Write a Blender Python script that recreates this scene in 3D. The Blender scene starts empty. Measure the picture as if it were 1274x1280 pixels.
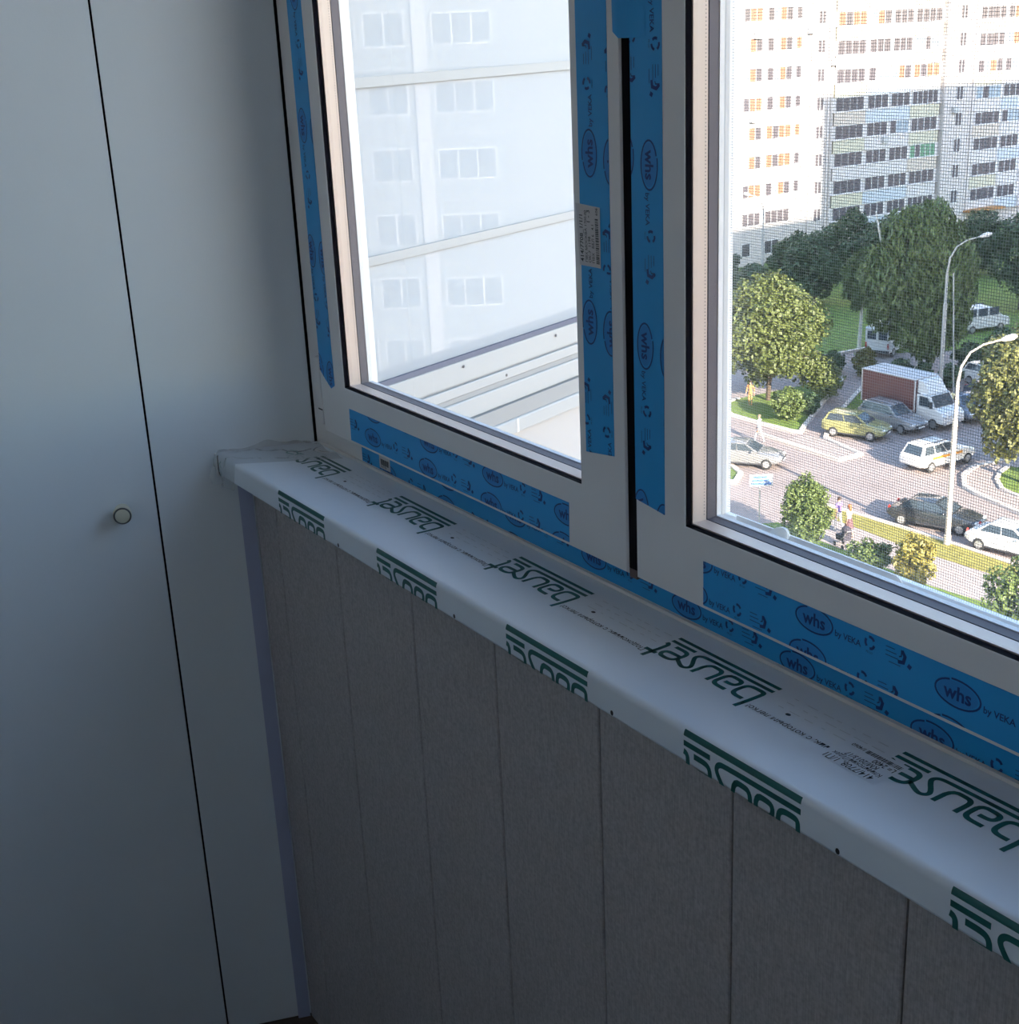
import bpy, bmesh, math, random
import numpy as np
from mathutils import Vector, Matrix

random.seed(7)
rng = np.random.default_rng(7)
sc = bpy.context.scene
COL = sc.collection
R = math.radians

# ------------------------------------------------------------------ camera
F_PX = 1719.48
CAM = Vector((1.92642, -0.86427, 1.675))
YAW, PITCH, ROLL = R(-57.7163), R(-19.3407), R(-2.6451)
fw = Vector((math.sin(YAW) * math.cos(PITCH), math.cos(YAW) * math.cos(PITCH), math.sin(PITCH)))
r0 = Vector((math.cos(YAW), -math.sin(YAW), 0))
u0 = r0.cross(fw)
rt = math.cos(ROLL) * r0 + math.sin(ROLL) * u0
up = -math.sin(ROLL) * r0 + math.cos(ROLL) * u0
cam_d = bpy.data.cameras.new('camera')
cam_d.sensor_fit = 'AUTO'
cam_d.sensor_width = 36.0
cam_d.lens = F_PX / 1280.0 * 36.0
cam_d.clip_start = 0.02
cam_d.clip_end = 1000
cam = bpy.data.objects.new('camera', cam_d)
COL.objects.link(cam)
cam.matrix_world = Matrix(((rt.x, up.x, -fw.x, CAM.x), (rt.y, up.y, -fw.y, CAM.y), (rt.z, up.z, -fw.z, CAM.z), (0, 0, 0, 1)))
sc.camera = cam

# ------------------------------------------------------------------ sky, sun, exposure
SUN_EL = R(22)
SUN_DIR = Vector((0.983 * math.cos(SUN_EL), -0.186 * math.cos(SUN_EL), math.sin(SUN_EL))).normalized()   # towards the sun
w = bpy.data.worlds.new('sky')
sc.world = w
w.use_nodes = True
nt = w.node_tree
bg = nt.nodes['Background']
sky = nt.nodes.new('ShaderNodeTexSky')
sky.sky_type = 'NISHITA'
sky.sun_disc = False
sky.sun_elevation = SUN_EL
sky.sun_rotation = math.atan2(SUN_DIR.x, SUN_DIR.y)
sky.air_density = 1.15
sky.dust_density = 0.8
sky.ozone_density = 1.8
nt.links.new(sky.outputs[0], bg.inputs[0])
bg.inputs[1].default_value = 0.62
sun_d = bpy.data.lights.new('sun', 'SUN')
sun_d.energy = 15.0
sun_d.color = (1.0, 0.87, 0.72)
sun_d.angle = R(0.6)
sun = bpy.data.objects.new('sun', sun_d)
COL.objects.link(sun)
sun.rotation_euler = SUN_DIR.to_track_quat('Z', 'Y').to_euler()
sc.view_settings.view_transform = 'Standard'
sc.view_settings.look = 'None'
sc.view_settings.gamma = 1
sc.view_settings.use_curve_mapping = False
sc.view_settings.exposure = 0.60

# ------------------------------------------------------------------ materials
MATS = {}
def mat(name, col, rough=0.5, metal=0.0, spec=0.5, noise=0.0, nscale=20.0, bump=0.0, bscale=200.0, stretch=None, coat=0.0):
    if name in MATS: return MATS[name]
    m = bpy.data.materials.new(name); m.use_nodes = True
    t = m.node_tree; b = t.nodes['Principled BSDF']
    b.inputs['Base Color'].default_value = (*col, 1)
    b.inputs['Roughness'].default_value = rough
    b.inputs['Metallic'].default_value = metal
    b.inputs['Specular IOR Level'].default_value = spec
    b.inputs['Coat Weight'].default_value = coat
    if noise or bump:
        tc = t.nodes.new('ShaderNodeTexCoord'); mp = t.nodes.new('ShaderNodeMapping')
        t.links.new(tc.outputs['Object'], mp.inputs[0])
        if stretch: mp.inputs['Scale'].default_value = stretch
        if noise:
            n = t.nodes.new('ShaderNodeTexNoise'); n.inputs['Scale'].default_value = nscale; n.inputs['Detail'].default_value = 4
            t.links.new(mp.outputs[0], n.inputs['Vector'])
            mx = t.nodes.new('ShaderNodeMix'); mx.data_type = 'RGBA'
            mx.inputs['A'].default_value = (*[c * (1 - noise) for c in col], 1)
            mx.inputs['B'].default_value = (*[min(1, c * (1 + noise)) for c in col], 1)
            t.links.new(n.outputs['Fac'], mx.inputs['Factor']); t.links.new(mx.outputs['Result'], b.inputs['Base Color'])
        if bump:
            n2 = t.nodes.new('ShaderNodeTexNoise'); n2.inputs['Scale'].default_value = bscale
            t.links.new(mp.outputs[0], n2.inputs['Vector'])
            bp = t.nodes.new('ShaderNodeBump'); bp.inputs['Strength'].default_value = bump; bp.inputs['Distance'].default_value = 0.002
            t.links.new(n2.outputs['Fac'], bp.inputs['Height']); t.links.new(bp.outputs[0], b.inputs['Normal'])
    MATS[name] = m
    return m

def glass_mat(name, tint=(1, 1, 1), refl=1.0, milk=0.0, milk_col=(0.9, 0.93, 0.95)):
    if name in MATS: return MATS[name]
    m = bpy.data.materials.new(name); m.use_nodes = True
    t = m.node_tree; t.nodes.clear()
    out = t.nodes.new('ShaderNodeOutputMaterial')
    tr = t.nodes.new('ShaderNodeBsdfTransparent'); tr.inputs[0].default_value = (*tint, 1)
    gl = t.nodes.new('ShaderNodeBsdfGlossy'); gl.inputs['Roughness'].default_value = 0.0
    ge = t.nodes.new('ShaderNodeNewGeometry'); dt = t.nodes.new('ShaderNodeVectorMath'); dt.operation = 'DOT_PRODUCT'
    t.links.new(ge.outputs['Incoming'], dt.inputs[0]); t.links.new(ge.outputs['Normal'], dt.inputs[1])
    def mth(op, *a):
        n = t.nodes.new('ShaderNodeMath'); n.operation = op
        for i, v in enumerate(a):
            if isinstance(v, (int, float)): n.inputs[i].default_value = v
            else: t.links.new(v, n.inputs[i])
        return n.outputs[0]
    c = mth('ABSOLUTE', dt.outputs['Value']); f5 = mth('POWER', mth('SUBTRACT', 1.0, c), 5.0)
    fres = mth('MULTIPLY', mth('ADD', mth('MULTIPLY', f5, 0.96), 0.04), refl)
    base = tr
    if milk > 0:
        tl = t.nodes.new('ShaderNodeBsdfTranslucent'); tl.inputs[0].default_value = (*milk_col, 1)
        df = t.nodes.new('ShaderNodeBsdfDiffuse'); df.inputs[0].default_value = (*milk_col, 1)
        m0 = t.nodes.new('ShaderNodeMixShader'); m0.inputs[0].default_value = 0.6
        t.links.new(tl.outputs[0], m0.inputs[1]); t.links.new(df.outputs[0], m0.inputs[2])
        m1 = t.nodes.new('ShaderNodeMixShader'); m1.inputs[0].default_value = milk
        t.links.new(tr.outputs[0], m1.inputs[1]); t.links.new(m0.outputs[0], m1.inputs[2]); base = m1
    mx = t.nodes.new('ShaderNodeMixShader')
    t.links.new(fres, mx.inputs[0]); t.links.new(base.outputs[0], mx.inputs[1]); t.links.new(gl.outputs[0], mx.inputs[2])
    t.links.new(mx.outputs[0], out.inputs[0])
    MATS[name] = m
    return m

PVC = mat('white_pvc', (0.80, 0.79, 0.78), 0.35, noise=0.03, nscale=6)
CAB = mat('cabinet_white', (0.73, 0.79, 0.83), 0.55, noise=0.03, nscale=5, bump=0.05, bscale=400)
GASK = mat('black_gasket', (0.004, 0.003, 0.006), 0.9, spec=0.15)
DGASK = mat('grey_gasket', (0.10, 0.085, 0.10), 0.6)
SPAC = mat('aluminium_spacer', (0.66, 0.54, 0.47), 0.45, metal=0.3)  # peach tint holds the warm outdoor light on the spacer
SPACD = mat('spacer_holes', (0.25, 0.2, 0.18), 0.6)
FILM = mat('blue_film', (0.012, 0.33, 0.72), 0.35, noise=0.06, nscale=9)
FILMD = mat('blue_print', (0.004, 0.045, 0.21), 0.45)
FILML = mat('blue_print_light', (0.02, 0.245, 0.62), 0.45)
SILLF = mat('sill_film', (0.71, 0.78, 0.85), 0.30, noise=0.02, nscale=10)
GREEN = mat('green_print', (0.006, 0.115, 0.105), 0.4)
BLACKP = mat('black_print', (0.02, 0.025, 0.03), 0.5)
STICK = mat('sticker_paper', (0.62, 0.60, 0.60), 0.6)
GLASS = glass_mat('window_glass', (0.99, 0.995, 0.995), 0.8)
MILK = glass_mat('milky_glass', (0.95, 0.97, 1.0), 0.25, milk=0.76, milk_col=(0.57, 0.595, 0.615))
CLEARFILM = glass_mat('clear_film', (0.93, 0.95, 0.96), 1.6, milk=0.22)

# wall panel: fine woven vertical grain
def panel_mat():
    m = bpy.data.materials.new('wall_panel'); m.use_nodes = True
    t = m.node_tree; b = t.nodes['Principled BSDF']; b.inputs['Roughness'].default_value = 0.6
    tc = t.nodes.new('ShaderNodeTexCoord')
    def ns(scale, sv):
        mp = t.nodes.new('ShaderNodeMapping'); mp.inputs['Scale'].default_value = sv
        n = t.nodes.new('ShaderNodeTexNoise'); n.inputs['Scale'].default_value = scale; n.inputs['Detail'].default_value = 3
        t.links.new(tc.outputs['Object'], mp.inputs[0]); t.links.new(mp.outputs[0], n.inputs['Vector']); return n
    a = ns(60, (14, 1, 0.5)); c = ns(250, (1, 1, 1))
    ad = t.nodes.new('ShaderNodeMath'); ad.operation = 'ADD'
    t.links.new(a.outputs['Fac'], ad.inputs[0]); t.links.new(c.outputs['Fac'], ad.inputs[1])
    rp = t.nodes.new('ShaderNodeMapRange'); rp.inputs['From Min'].default_value = 0.7; rp.inputs['From Max'].default_value = 1.3
    t.links.new(ad.outputs[0], rp.inputs['Value'])
    mx = t.nodes.new('ShaderNodeMix'); mx.data_type = 'RGBA'
    mx.inputs['A'].default_value = (0.33, 0.30, 0.29, 1); mx.inputs['B'].default_value = (0.52, 0.48, 0.47, 1)
    t.links.new(rp.outputs[0], mx.inputs['Factor']); t.links.new(mx.outputs['Result'], b.inputs['Base Color'])
    return m
PANEL = panel_mat()

# ------------------------------------------------------------------ mesh helpers
class MB:
    """collects world-space (or local) geometry, builds ONE mesh object"""
    def __init__(s): s.v = []; s.f = []; s.m = []
    def poly(s, pts, mi=0):
        i = len(s.v); s.v += [tuple(p) for p in pts]; s.f.append(tuple(range(i, i + len(pts)))); s.m.append(mi); return s
    def mesh(s, vs, fs, mi=0):
        i = len(s.v); s.v += [tuple(p) for p in vs]
        for f in fs: s.f.append(tuple(i + k for k in f)); s.m.append(mi)
        return s
    def box(s, x0, x1, y0, y1, z0, z1, mi=0):
        return s.mesh([(x0, y0, z0), (x1, y0, z0), (x1, y1, z0), (x0, y1, z0), (x0, y0, z1), (x1, y0, z1), (x1, y1, z1), (x0, y1, z1)],
                      [(0, 3, 2, 1), (4, 5, 6, 7), (0, 1, 5, 4), (1, 2, 6, 5), (2, 3, 7, 6), (3, 0, 4, 7)], mi)
    def obox(s, o, ax, ay, az, mi=0):
        """box from origin corner o and three edge vectors"""
        o, ax, ay, az = map(Vector, (o, ax, ay, az))
        p = [o, o + ax, o + ax + ay, o + ay]; q = [k + az for k in p]
        fs = [(0, 3, 2, 1), (4, 5, 6, 7), (0, 1, 5, 4), (1, 2, 6, 5), (2, 3, 7, 6), (3, 0, 4, 7)]
        if ax.cross(ay).dot(az) < 0: fs = [tuple(reversed(f)) for f in fs]
        return s.mesh(p + q, fs, mi)
    def prism(s, pts, z0, z1, mi=0):
        n = len(pts); vs = [(p[0], p[1], z0) for p in pts] + [(p[0], p[1], z1) for p in pts]
        a = sum(pts[i][0] * pts[(i + 1) % n][1] - pts[(i + 1) % n][0] * pts[i][1] for i in range(n))
        fs = [tuple(range(n, 2 * n)), tuple(reversed(range(n)))] + [(i, (i + 1) % n, n + (i + 1) % n, n + i) for i in range(n)]
        if a < 0: fs = [tuple(reversed(f)) for f in fs]
        return s.mesh(vs, fs, mi)
    def tube(s, pts, radii, n=10, mi=0, cap=True):
        pts = [Vector(p) for p in pts]
        if not hasattr(radii, '__len__'): radii = [radii] * len(pts)
        i0 = len(s.v); prev = None
        for k, p in enumerate(pts):
            d = (pts[min(k + 1, len(pts) - 1)] - pts[max(k - 1, 0)]).normalized()
            if prev is None:
                a = d.orthogonal().normalized()
            else:
                a = (prev - d * prev.dot(d)); a = a.normalized() if a.length > 1e-6 else d.orthogonal().normalized()
            prev = a; b = d.cross(a)
            for j in range(n):
                t = 2 * math.pi * j / n
                s.v.append(tuple(p + radii[k] * (math.cos(t) * a + math.sin(t) * b)))
        for k in range(len(pts) - 1):
            for j in range(n):
                A = i0 + k * n + j; B = i0 + k * n + (j + 1) % n
                s.f.append((A, B, B + n, A + n)); s.m.append(mi)
        if cap:
            s.f.append(tuple(i0 + j for j in reversed(range(n)))); s.m.append(mi)
            e = i0 + (len(pts) - 1) * n; s.f.append(tuple(e + j for j in range(n))); s.m.append(mi)
        return s
    def lathe(s, o, axis, prof, n=24, mi=0):
        """prof: list of (distance along axis, radius)"""
        o = Vector(o); axis = Vector(axis).normalized(); a = axis.orthogonal().normalized(); b = axis.cross(a); i0 = len(s.v)
        for (h, r) in prof:
            for j in range(n):
                t = 2 * math.pi * j / n; s.v.append(tuple(o + axis * h + r * (math.cos(t) * a + math.sin(t) * b)))
        for k in range(len(prof) - 1):
            for j in range(n):
                A = i0 + k * n + j; B = i0 + k * n + (j + 1) % n
                s.f.append((A, B, B + n, A + n)); s.m.append(mi)
        s.f.append(tuple(i0 + j for j in reversed(range(n)))); s.m.append(mi)
        e = i0 + (len(prof) - 1) * n; s.f.append(tuple(e + j for j in range(n))); s.m.append(mi)
        return s
    def ellipsoid(s, c, r, n=10, m=7, mi=0):
        i0 = len(s.v); c = Vector(c)
        for k in range(m + 1):
            ph = -math.pi / 2 + math.pi * k / m
            for j in range(n):
                t = 2 * math.pi * j / n
                s.v.append((c.x + r[0] * math.cos(ph) * math.cos(t), c.y + r[1] * math.cos(ph) * math.sin(t), c.z + r[2] * math.sin(ph)))
        for k in range(m):
            for j in range(n):
                A = i0 + k * n + j; B = i0 + k * n + (j + 1) % n
                s.f.append((A, B, B + n, A + n)); s.m.append(mi)
        return s
    def data(s, name, mats, origin=(0, 0, 0), smooth=None):
        me = bpy.data.meshes.new(name)
        o = Vector(origin)
        me.from_pydata([tuple(Vector(p) - o) for p in s.v], [], s.f)
        for m in (mats if isinstance(mats, (list, tuple)) else [mats]): me.materials.append(m)
        me.polygons.foreach_set('material_index', s.m)
        if smooth is not None:
            me.polygons.foreach_set('use_smooth', [True] * len(s.f)); me.set_sharp_from_angle(angle=R(smooth))
        me.update()
        return me
    def build(s, name, mats, parent=None, smooth=None, bevel=0.0):
        origin = parent['_o'] if parent is not None and '_o' in parent else (0, 0, 0)
        me = s.data(name, mats, origin, smooth)
        o = bpy.data.objects.new(name, me); COL.objects.link(o)
        if parent is not None:
            o.parent = parent
            o['_o'] = tuple(origin)
        else:
            o['_o'] = (0.0, 0.0, 0.0)
        if bevel:
            bm = o.modifiers.new('bevel', 'BEVEL'); bm.width = bevel; bm.segments = 2; bm.limit_method = 'ANGLE'; bm.angle_limit = R(50)
        return o

def empty(name, loc, rz=0.0):
    o = bpy.data.objects.new(name, None); COL.objects.link(o)
    o.location = loc; o.rotation_euler = (0, 0, rz); o.empty_display_size = 0.2
    o['_o'] = tuple(loc) if rz == 0 else (0.0, 0.0, 0.0)
    return o
def tag(o, label=None, cat=None, group=None, kind=None):
    if label: o['label'] = label
    if cat: o['category'] = cat
    if group: o['group'] = group
    if kind: o['kind'] = kind
    return o
def copy_tree(o, parent=None):
    c = o.copy(); COL.objects.link(c); c.parent = parent
    for ch in list(o.children): copy_tree(ch, c)
    return c

# flat print: 2D outlines (in metres) placed on a surface, clipped to a convex outline
_tcache = {}
def text2d(body, size, align='LEFT', bold=0.0, shear=0.0):
    key = (body, align, bold, shear)
    if key not in _tcache:
        c = bpy.data.curves.new('t', 'FONT'); c.body = body; c.size = 1.0; c.align_x = align; c.offset = bold; c.shear = shear
        c.resolution_u = 2
        o = bpy.data.objects.new('t', c); COL.objects.link(o)
        me = bpy.data.meshes.new_from_object(o.evaluated_get(bpy.context.evaluated_depsgraph_get()))
        vs = [(v.co.x, v.co.y) for v in me.vertices]; fs = [tuple(p.vertices) for p in me.polygons]
        bpy.data.objects.remove(o); bpy.data.curves.remove(c); bpy.data.meshes.remove(me)
        _tcache[key] = (vs, fs)
    vs, fs = _tcache[key]
    return [(x * size, y * size) for x, y in vs], fs
class Flat:
    def __init__(s): s.v = []; s.f = []; s.m = []
    def add(s, vs, fs, off=(0, 0), rot=0.0, mi=0):
        i = len(s.v); c, sn = math.cos(rot), math.sin(rot)
        s.v += [(off[0] + c * x - sn * y, off[1] + sn * x + c * y) for x, y in vs]
        for f in fs: s.f.append(tuple(i + k for k in f)); s.m.append(mi)
        return s
    def text(s, body, size, off, rot=0.0, mi=0, **k):
        vs, fs = text2d(body, size, **k); return s.add(vs, fs, off, rot, mi)
    def stroke(s, pts, wd, mi=0, closed=False):
        P = [Vector(p) for p in pts]; n = len(P); L = []; Rr = []
        for i in range(n):
            a = P[i - 1] if (i > 0 or closed) else None; b = P[(i + 1) % n] if (i < n - 1 or closed) else None
            d0 = (P[i] - a).normalized() if a is not None else None; d1 = (b - P[i]).normalized() if b is not None else None
            if d0 is None: d0 = d1
            if d1 is None: d1 = d0
            n0 = Vector((-d0.y, d0.x)); n1 = Vector((-d1.y, d1.x)); mm = (n0 + n1)
            mm = mm.normalized() if mm.length > 1e-6 else n0
            k = min(2.0, 1 / max(0.3, mm.dot(n0)))
            L.append(P[i] + mm * k * wd / 2); Rr.append(P[i] - mm * k * wd / 2)
        vs = [tuple(p) for p in L] + [tuple(p) for p in Rr]
        fs = [(i + n, (i + 1) % n + n, (i + 1) % n, i) for i in range(n if closed else n - 1)]
        return s.add(vs, fs, mi=mi)
    def xf(s, f):
        s.v = [f(*p) for p in s.v]; return s
    def clip(s, outline):
        """outline: convex polygon, counter-clockwise"""
        bm = bmesh.new(); vv = [bm.verts.new((x, y, 0)) for x, y in s.v]
        for f, m in zip(s.f, s.m):
            try: bf = bm.faces.new([vv[k] for k in f]); bf.material_index = m
            except ValueError: pass
        n = len(outline)
        for i in range(n):
            a = outline[i]; b = outline[(i + 1) % n]; nrm = (b[1] - a[1], -(b[0] - a[0]), 0)
            bmesh.ops.bisect_plane(bm, geom=bm.verts[:] + bm.edges[:] + bm.faces[:], plane_co=(a[0], a[1], 0), plane_no=nrm, clear_outer=True)
        bm.verts.index_update()
        s.v = [(v.co.x, v.co.y) for v in bm.verts]; s.f = [tuple(v.index for v in f.verts) for f in bm.faces]; s.m = [f.material_index for f in bm.faces]
        bm.free(); return s
    def slice_y(s, ys):
        bm = bmesh.new(); vv = [bm.verts.new((x, y, 0)) for x, y in s.v]
        for f, m in zip(s.f, s.m):
            try: bm.faces.new([vv[k] for k in f])
            except ValueError: pass
        for y in ys: bmesh.ops.bisect_plane(bm, geom=bm.verts[:] + bm.edges[:] + bm.faces[:], plane_co=(0, y, 0), plane_no=(0, 1, 0))
        bm.verts.index_update(); s.v = [(v.co.x, v.co.y) for v in bm.verts]; s.f = [tuple(v.index for v in f.verts) for f in bm.faces]; s.m = [0] * len(s.f)
        bm.free(); return s
    def build(s, name, mats, parent, place):
        mb = MB(); mb.v = [tuple(place(x, y)) for x, y in s.v]; mb.f = s.f; mb.m = s.m
        return mb.build(name, mats, parent)

# ------------------------------------------------------------------ key measures (metres; floor 0, sill top 1.075)
SZ = 1.075
YF = -0.150                 # front of the sill nose
YW = -0.102                 # face of the wall panels under the sill
XR = 2.62                   # right wall
YB = -1.42                  # house wall behind the camera
ZC = 2.52
A18 = R(18)
CD = Vector((-math.sin(A18), -math.cos(A18), 0))        # along the cupboard front, away from the window
CN = Vector((CD.y * -1, CD.x, 0))                        # into the room
if CN.x < 0: CN = -CN

# ------------------------------------------------------------------ room shell
FLOOR = mat('floor_brown', (0.10, 0.075, 0.06), 0.5, noise=0.2, nscale=8)
BACKW = mat('house_wall', (0.62, 0.61, 0.60), 0.8, noise=0.08, nscale=10)
CEIL = mat('ceiling_white', (0.7, 0.7, 0.7), 0.8)
def struct(o): o['kind'] = 'structure'; return o
struct(MB().box(-1.0, XR + .1, YB - .1, 0.10, -0.12, 0).build('floor', FLOOR))
struct(MB().box(-1.0, XR + .1, YB - .1, 0.10, ZC, ZC + .12).build('ceiling', CEIL))
struct(MB().box(-1.0, XR + .1, YB - .1, YB, 0, ZC).build('wall_back', BACKW))
struct(MB().box(XR, XR + .1, YB, 0.10, 0, ZC).build('wall_right', BACKW))
struct(MB().box(-1.0, -0.9, YB, 0.10, 0, ZC).build('wall_left', BACKW))
# parapet wall under the window with vertical wall panels
wf = struct(MB().box(0.001, XR, -0.088, 0.10, 0, 1.005).box(0.001, XR, 0.0, 0.10, 2.44, ZC).build('wall_front', mat('parapet', (0.4, 0.4, 0.4), 0.9)))
struct(MB().box(-0.9, 0.0, 0.016, 0.10, 0, ZC).build('wall_corner', mat('parapet', (0.4, 0.4, 0.4), 0.9)))
seams = [-0.034, 0.051, 0.2579, 0.4733, 0.672, 0.8765, 1.0846, 1.2947, 1.504, 1.713, 1.922, 2.131, 2.340, 2.549, 2.62]
for a, b in zip(seams[:-1], seams[1:]):
    g = 0.0011
    mb = MB(); t = 0.012
    mb.prism([(a + g, YW + .0015), (a + g + .0015, YW), (b - g - .0015, YW), (b - g, YW + .0015), (b - g, YW + t), (a + g, YW + t)], 0.0, 1.034)
    mb.build('panel', PANEL, wf)
mb = MB().box(-0.034, XR, YW + .0125, YW + .0135, 0, 1.034)
mb.build('panel_joint', mat('joint_dark', (0.03, 0.03, 0.035), 0.9), wf)

# ------------------------------------------------------------------ corner cupboard (closes the left end at an angle)
cup = tag(empty('corner_cupboard', (0, 0, 0)), 'white built-in corner cupboard with flush door and round cream knob', 'cupboard')
def cpt(s, d, z): return Vector((0, 0, z)) + CD * s + CN * d
def cbox(mb, s0, s1, d0, d1, z0, z1, mi=0):
    o = cpt(s0, d0, z0); return mb.obox(o, CD * (s1 - s0), CN * (d1 - d0), Vector((0, 0, z1 - z0)), mi)
cbox(MB(), 0.004, 0.2540, -0.018, 0.0, 0.004, ZC - .004).build('fixed_panel', CAB, cup, bevel=0.0008)
mb = MB(); door = cbox(mb, 0.2572, 0.80, -0.018, 0.0, 0.030, ZC - .006).build('door', CAB, cup, bevel=0.0008)
cbox(MB(), 0.8032, 1.47, -0.018, 0.0, 0.030, ZC - .006).build('door', CAB, cup, bevel=0.0008)
cbox(MB(), 0.2572, 1.47, -0.030, -0.004, 0.0, 0.028).build('plinth', CAB, cup)
cbox(MB(), -0.004, 1.47, -0.034, -0.0305, 0.0, ZC - .006).build('dark_backing', mat('gap_dark', (0.012, 0.010, 0.018), 0.9), cup)  # near-black sheet so the gaps between panels read as shade
# corner trim where the cupboard meets the wall panels
TRIM = mat('trim_blue_white', (0.42, 0.46, 0.62), 0.45)
mb = MB(); cbox(mb, 0.109, 0.1305, 0.0003, 0.0018, 0.0, 1.036); mb.build('corner_trim', TRIM, cup)
KN = mat('cream_knob', (0.62, 0.60, 0.47), 0.35)
kc = cpt(0.3085, 0, 0.999)
MB().lathe(kc, CN, [(0, 0.0120), (0.010, 0.0108), (0.014, 0.0138), (0.0235, 0.0140), (0.0255, 0.0130)], 28).build('knob', KN, door, smooth=40)
MB().lathe(kc, CN, [(0.0254, 0.0134), (0.0262, 0.0125)], 28).build('knob_ring', mat('knob_groove', (0.10, 0.105, 0.10), 0.5), door, smooth=40)
MB().lathe(kc, CN, [(0.0255, 0.0113), (0.0266, 0.0108), (0.0272, 0.0085)], 28).build('knob_face', KN, door, smooth=40)

# ------------------------------------------------------------------ fixed window frame
X_END = 2.42
frame = struct(empty('trim_1', (0, 0, SZ)))
tag(frame, 'white plastic outer window frame fixed above the sill with blue film strip')
mb = MB()
mb.box(0.001, X_END, 0.0, 0.07, 1.006, 1.125)
mb.box(0.001, X_END, 0.0, 0.07, 2.36, 2.44)
mb.box(0.001, 0.088, 0.0, 0.07, 1.125, 2.36)
MULL = [(0.800, 0.858), (1.588, 1.646)]
for a, b in MULL: mb.box(a, b, 0.0, 0.07, 1.125, 2.36)
mb.box(X_END - .08, X_END, 0.0, 0.07, 1.125, 2.36)
mb.build('frame_profile', PVC, frame)
MB().box(0.8216, 0.8348, -0.0155, -0.0002, 1.118, 2.36).build('gasket', GASK, frame)  # black strip covers both the seal and the shade in the sash gap
MB().box(1.6108, 1.6222, -0.0155, -0.0002, 1.118, 2.36).build('gasket', GASK, frame)
MB().box(0.8225, 0.8350, -0.016, -0.0002, 1.108, 1.118).build('gasket_end', mat('brown_plug', (0.16, 0.12, 0.11), 0.6), frame)
MB().prism([(0.02, -0.0042), (X_END, -0.0042), (X_END, -0.0002), (0.02, -0.0002)], SZ + .0002, SZ + .0042).build('silicone_bead', PVC, frame)
MB().box(XR - .2, XR, 0.0, 0.07, 1.006, 2.44).build('filler_profile', PVC, frame)
hc = MB()
hc.box(0.052, 0.0665, -0.0165, -0.0002, 1.118, 1.224).build('hinge_cover', PVC, frame, bevel=0.003)
MB().box(0.0545, 0.0675, -0.0172, -0.0164, 1.1415, 1.1432).build('hinge_slot', BLACKP, frame)

# ---- printed pattern of the protective film, in film space (u along the reading direction, v across)
ROWS = 0.0368
def film_print(u0, u1, v0, v1, uo, vo, outline, per, drift):
    fl = Flat(); fd = Flat()
    ov = []
    for k in range(29):
        t = R(112) + 2 * math.pi * k / 28 * 0.985
        sp = 1.0 + 0.07 * k / 28
        ov.append((0.0225 * sp * math.cos(t), 0.0118 * sp * math.sin(t)))
    for j in range(-4, 5):
        i0 = int((u0 - uo) / per) - 2; i1 = int((u1 - uo) / per) + 2
        for i in range(i0, i1 + 1):
            cu = uo + i * per + j * 0.007; cv = vo + j * ROWS + drift * (cu - uo)
            if cu < u0 - .14 or cu > u1 + .1 or cv < v0 - .03 or cv > v1 + .03: continue
            f = Flat()
            f.add([(0.021 * math.cos(2 * math.pi * k / 20), 0.0108 * math.sin(2 * math.pi * k / 20)) for k in range(20)], [tuple(range(20))], mi=1)
            g = Flat(); g.stroke(ov, 0.0018)
            g.text('whs', 0.0175, (-0.0136, -0.0056), bold=0.024)
            g.text('by VEKA', 0.0086, (0.0262, -0.0058), bold=0.016)
            for q in range(3):                       # recycling arrows
                t = 2 * math.pi * q / 3 + .5
                g.stroke([(0.068 + .0052 * math.cos(t + s), .002 + .0056 * math.sin(t + s)) for s in (0, .45, .9, 1.35)], 0.0026)
            g.text('PE-LD', 0.0030, (0.0638, -0.0082))
            for q in range(3): g.stroke([(0.086, .006 - .004 * q), (0.096 + .002 * q, .006 - .004 * q)], 0.0008)   # caption lines
            g.stroke([(0.100, -.004), (0.106, -.003), (0.1075, .003), (0.104, .0075)], 0.0034)                       # hand peeling the film
            g.stroke([(0.1035, .008), (0.1035, .002), (0.101, .001)], 0.0012)
            g.stroke([(0.111, -.0035), (0.1145, -.0055)], 0.0042)
            g.stroke([(0.090, -.0075), (0.103, -.0075)], 0.0007)
            fd.add(f.v, f.f, (cu, cv)); fl.add(g.v, g.f, (cu, cv))
    return fl.clip(outline), fd.clip(outline)
def film(parent, name, outline, place, uo, vo, thick=0.0004, per=0.162, drift=-0.05):
    """outline in film space; place(u,v,h) -> world"""
    us = [p[0] for p in outline]; vs = [p[1] for p in outline]; n = len(outline)
    mb = MB(); mb.mesh([place(u, v, 0) for u, v in outline] + [place(u, v, thick) for u, v in outline],
                       [tuple(range(n, 2 * n))] + [(i, (i + 1) % n, n + (i + 1) % n, n + i) for i in range(n)])
    o = mb.build(name, FILM, parent)
    fl, fd = film_print(min(us), max(us), min(vs), max(vs), uo, vo, outline, per, drift)
    fl.build('film_print', [FILMD], o, lambda u, v: place(u, v, thick + .00022)); fd.build('oval_tint', [FILML], o, lambda u, v: place(u, v, thick + .0001))
    return o
def on_wall(y): return lambda u, v, h: Vector((u, y - h, v))             # text reads left to right
def on_wall_up(y): return lambda u, v, h: Vector((-v, y - h, u))         # text reads upwards
def on_wall_dn(y): return lambda u, v, h: Vector((v, y - h, -u))         # text reads downwards

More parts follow.
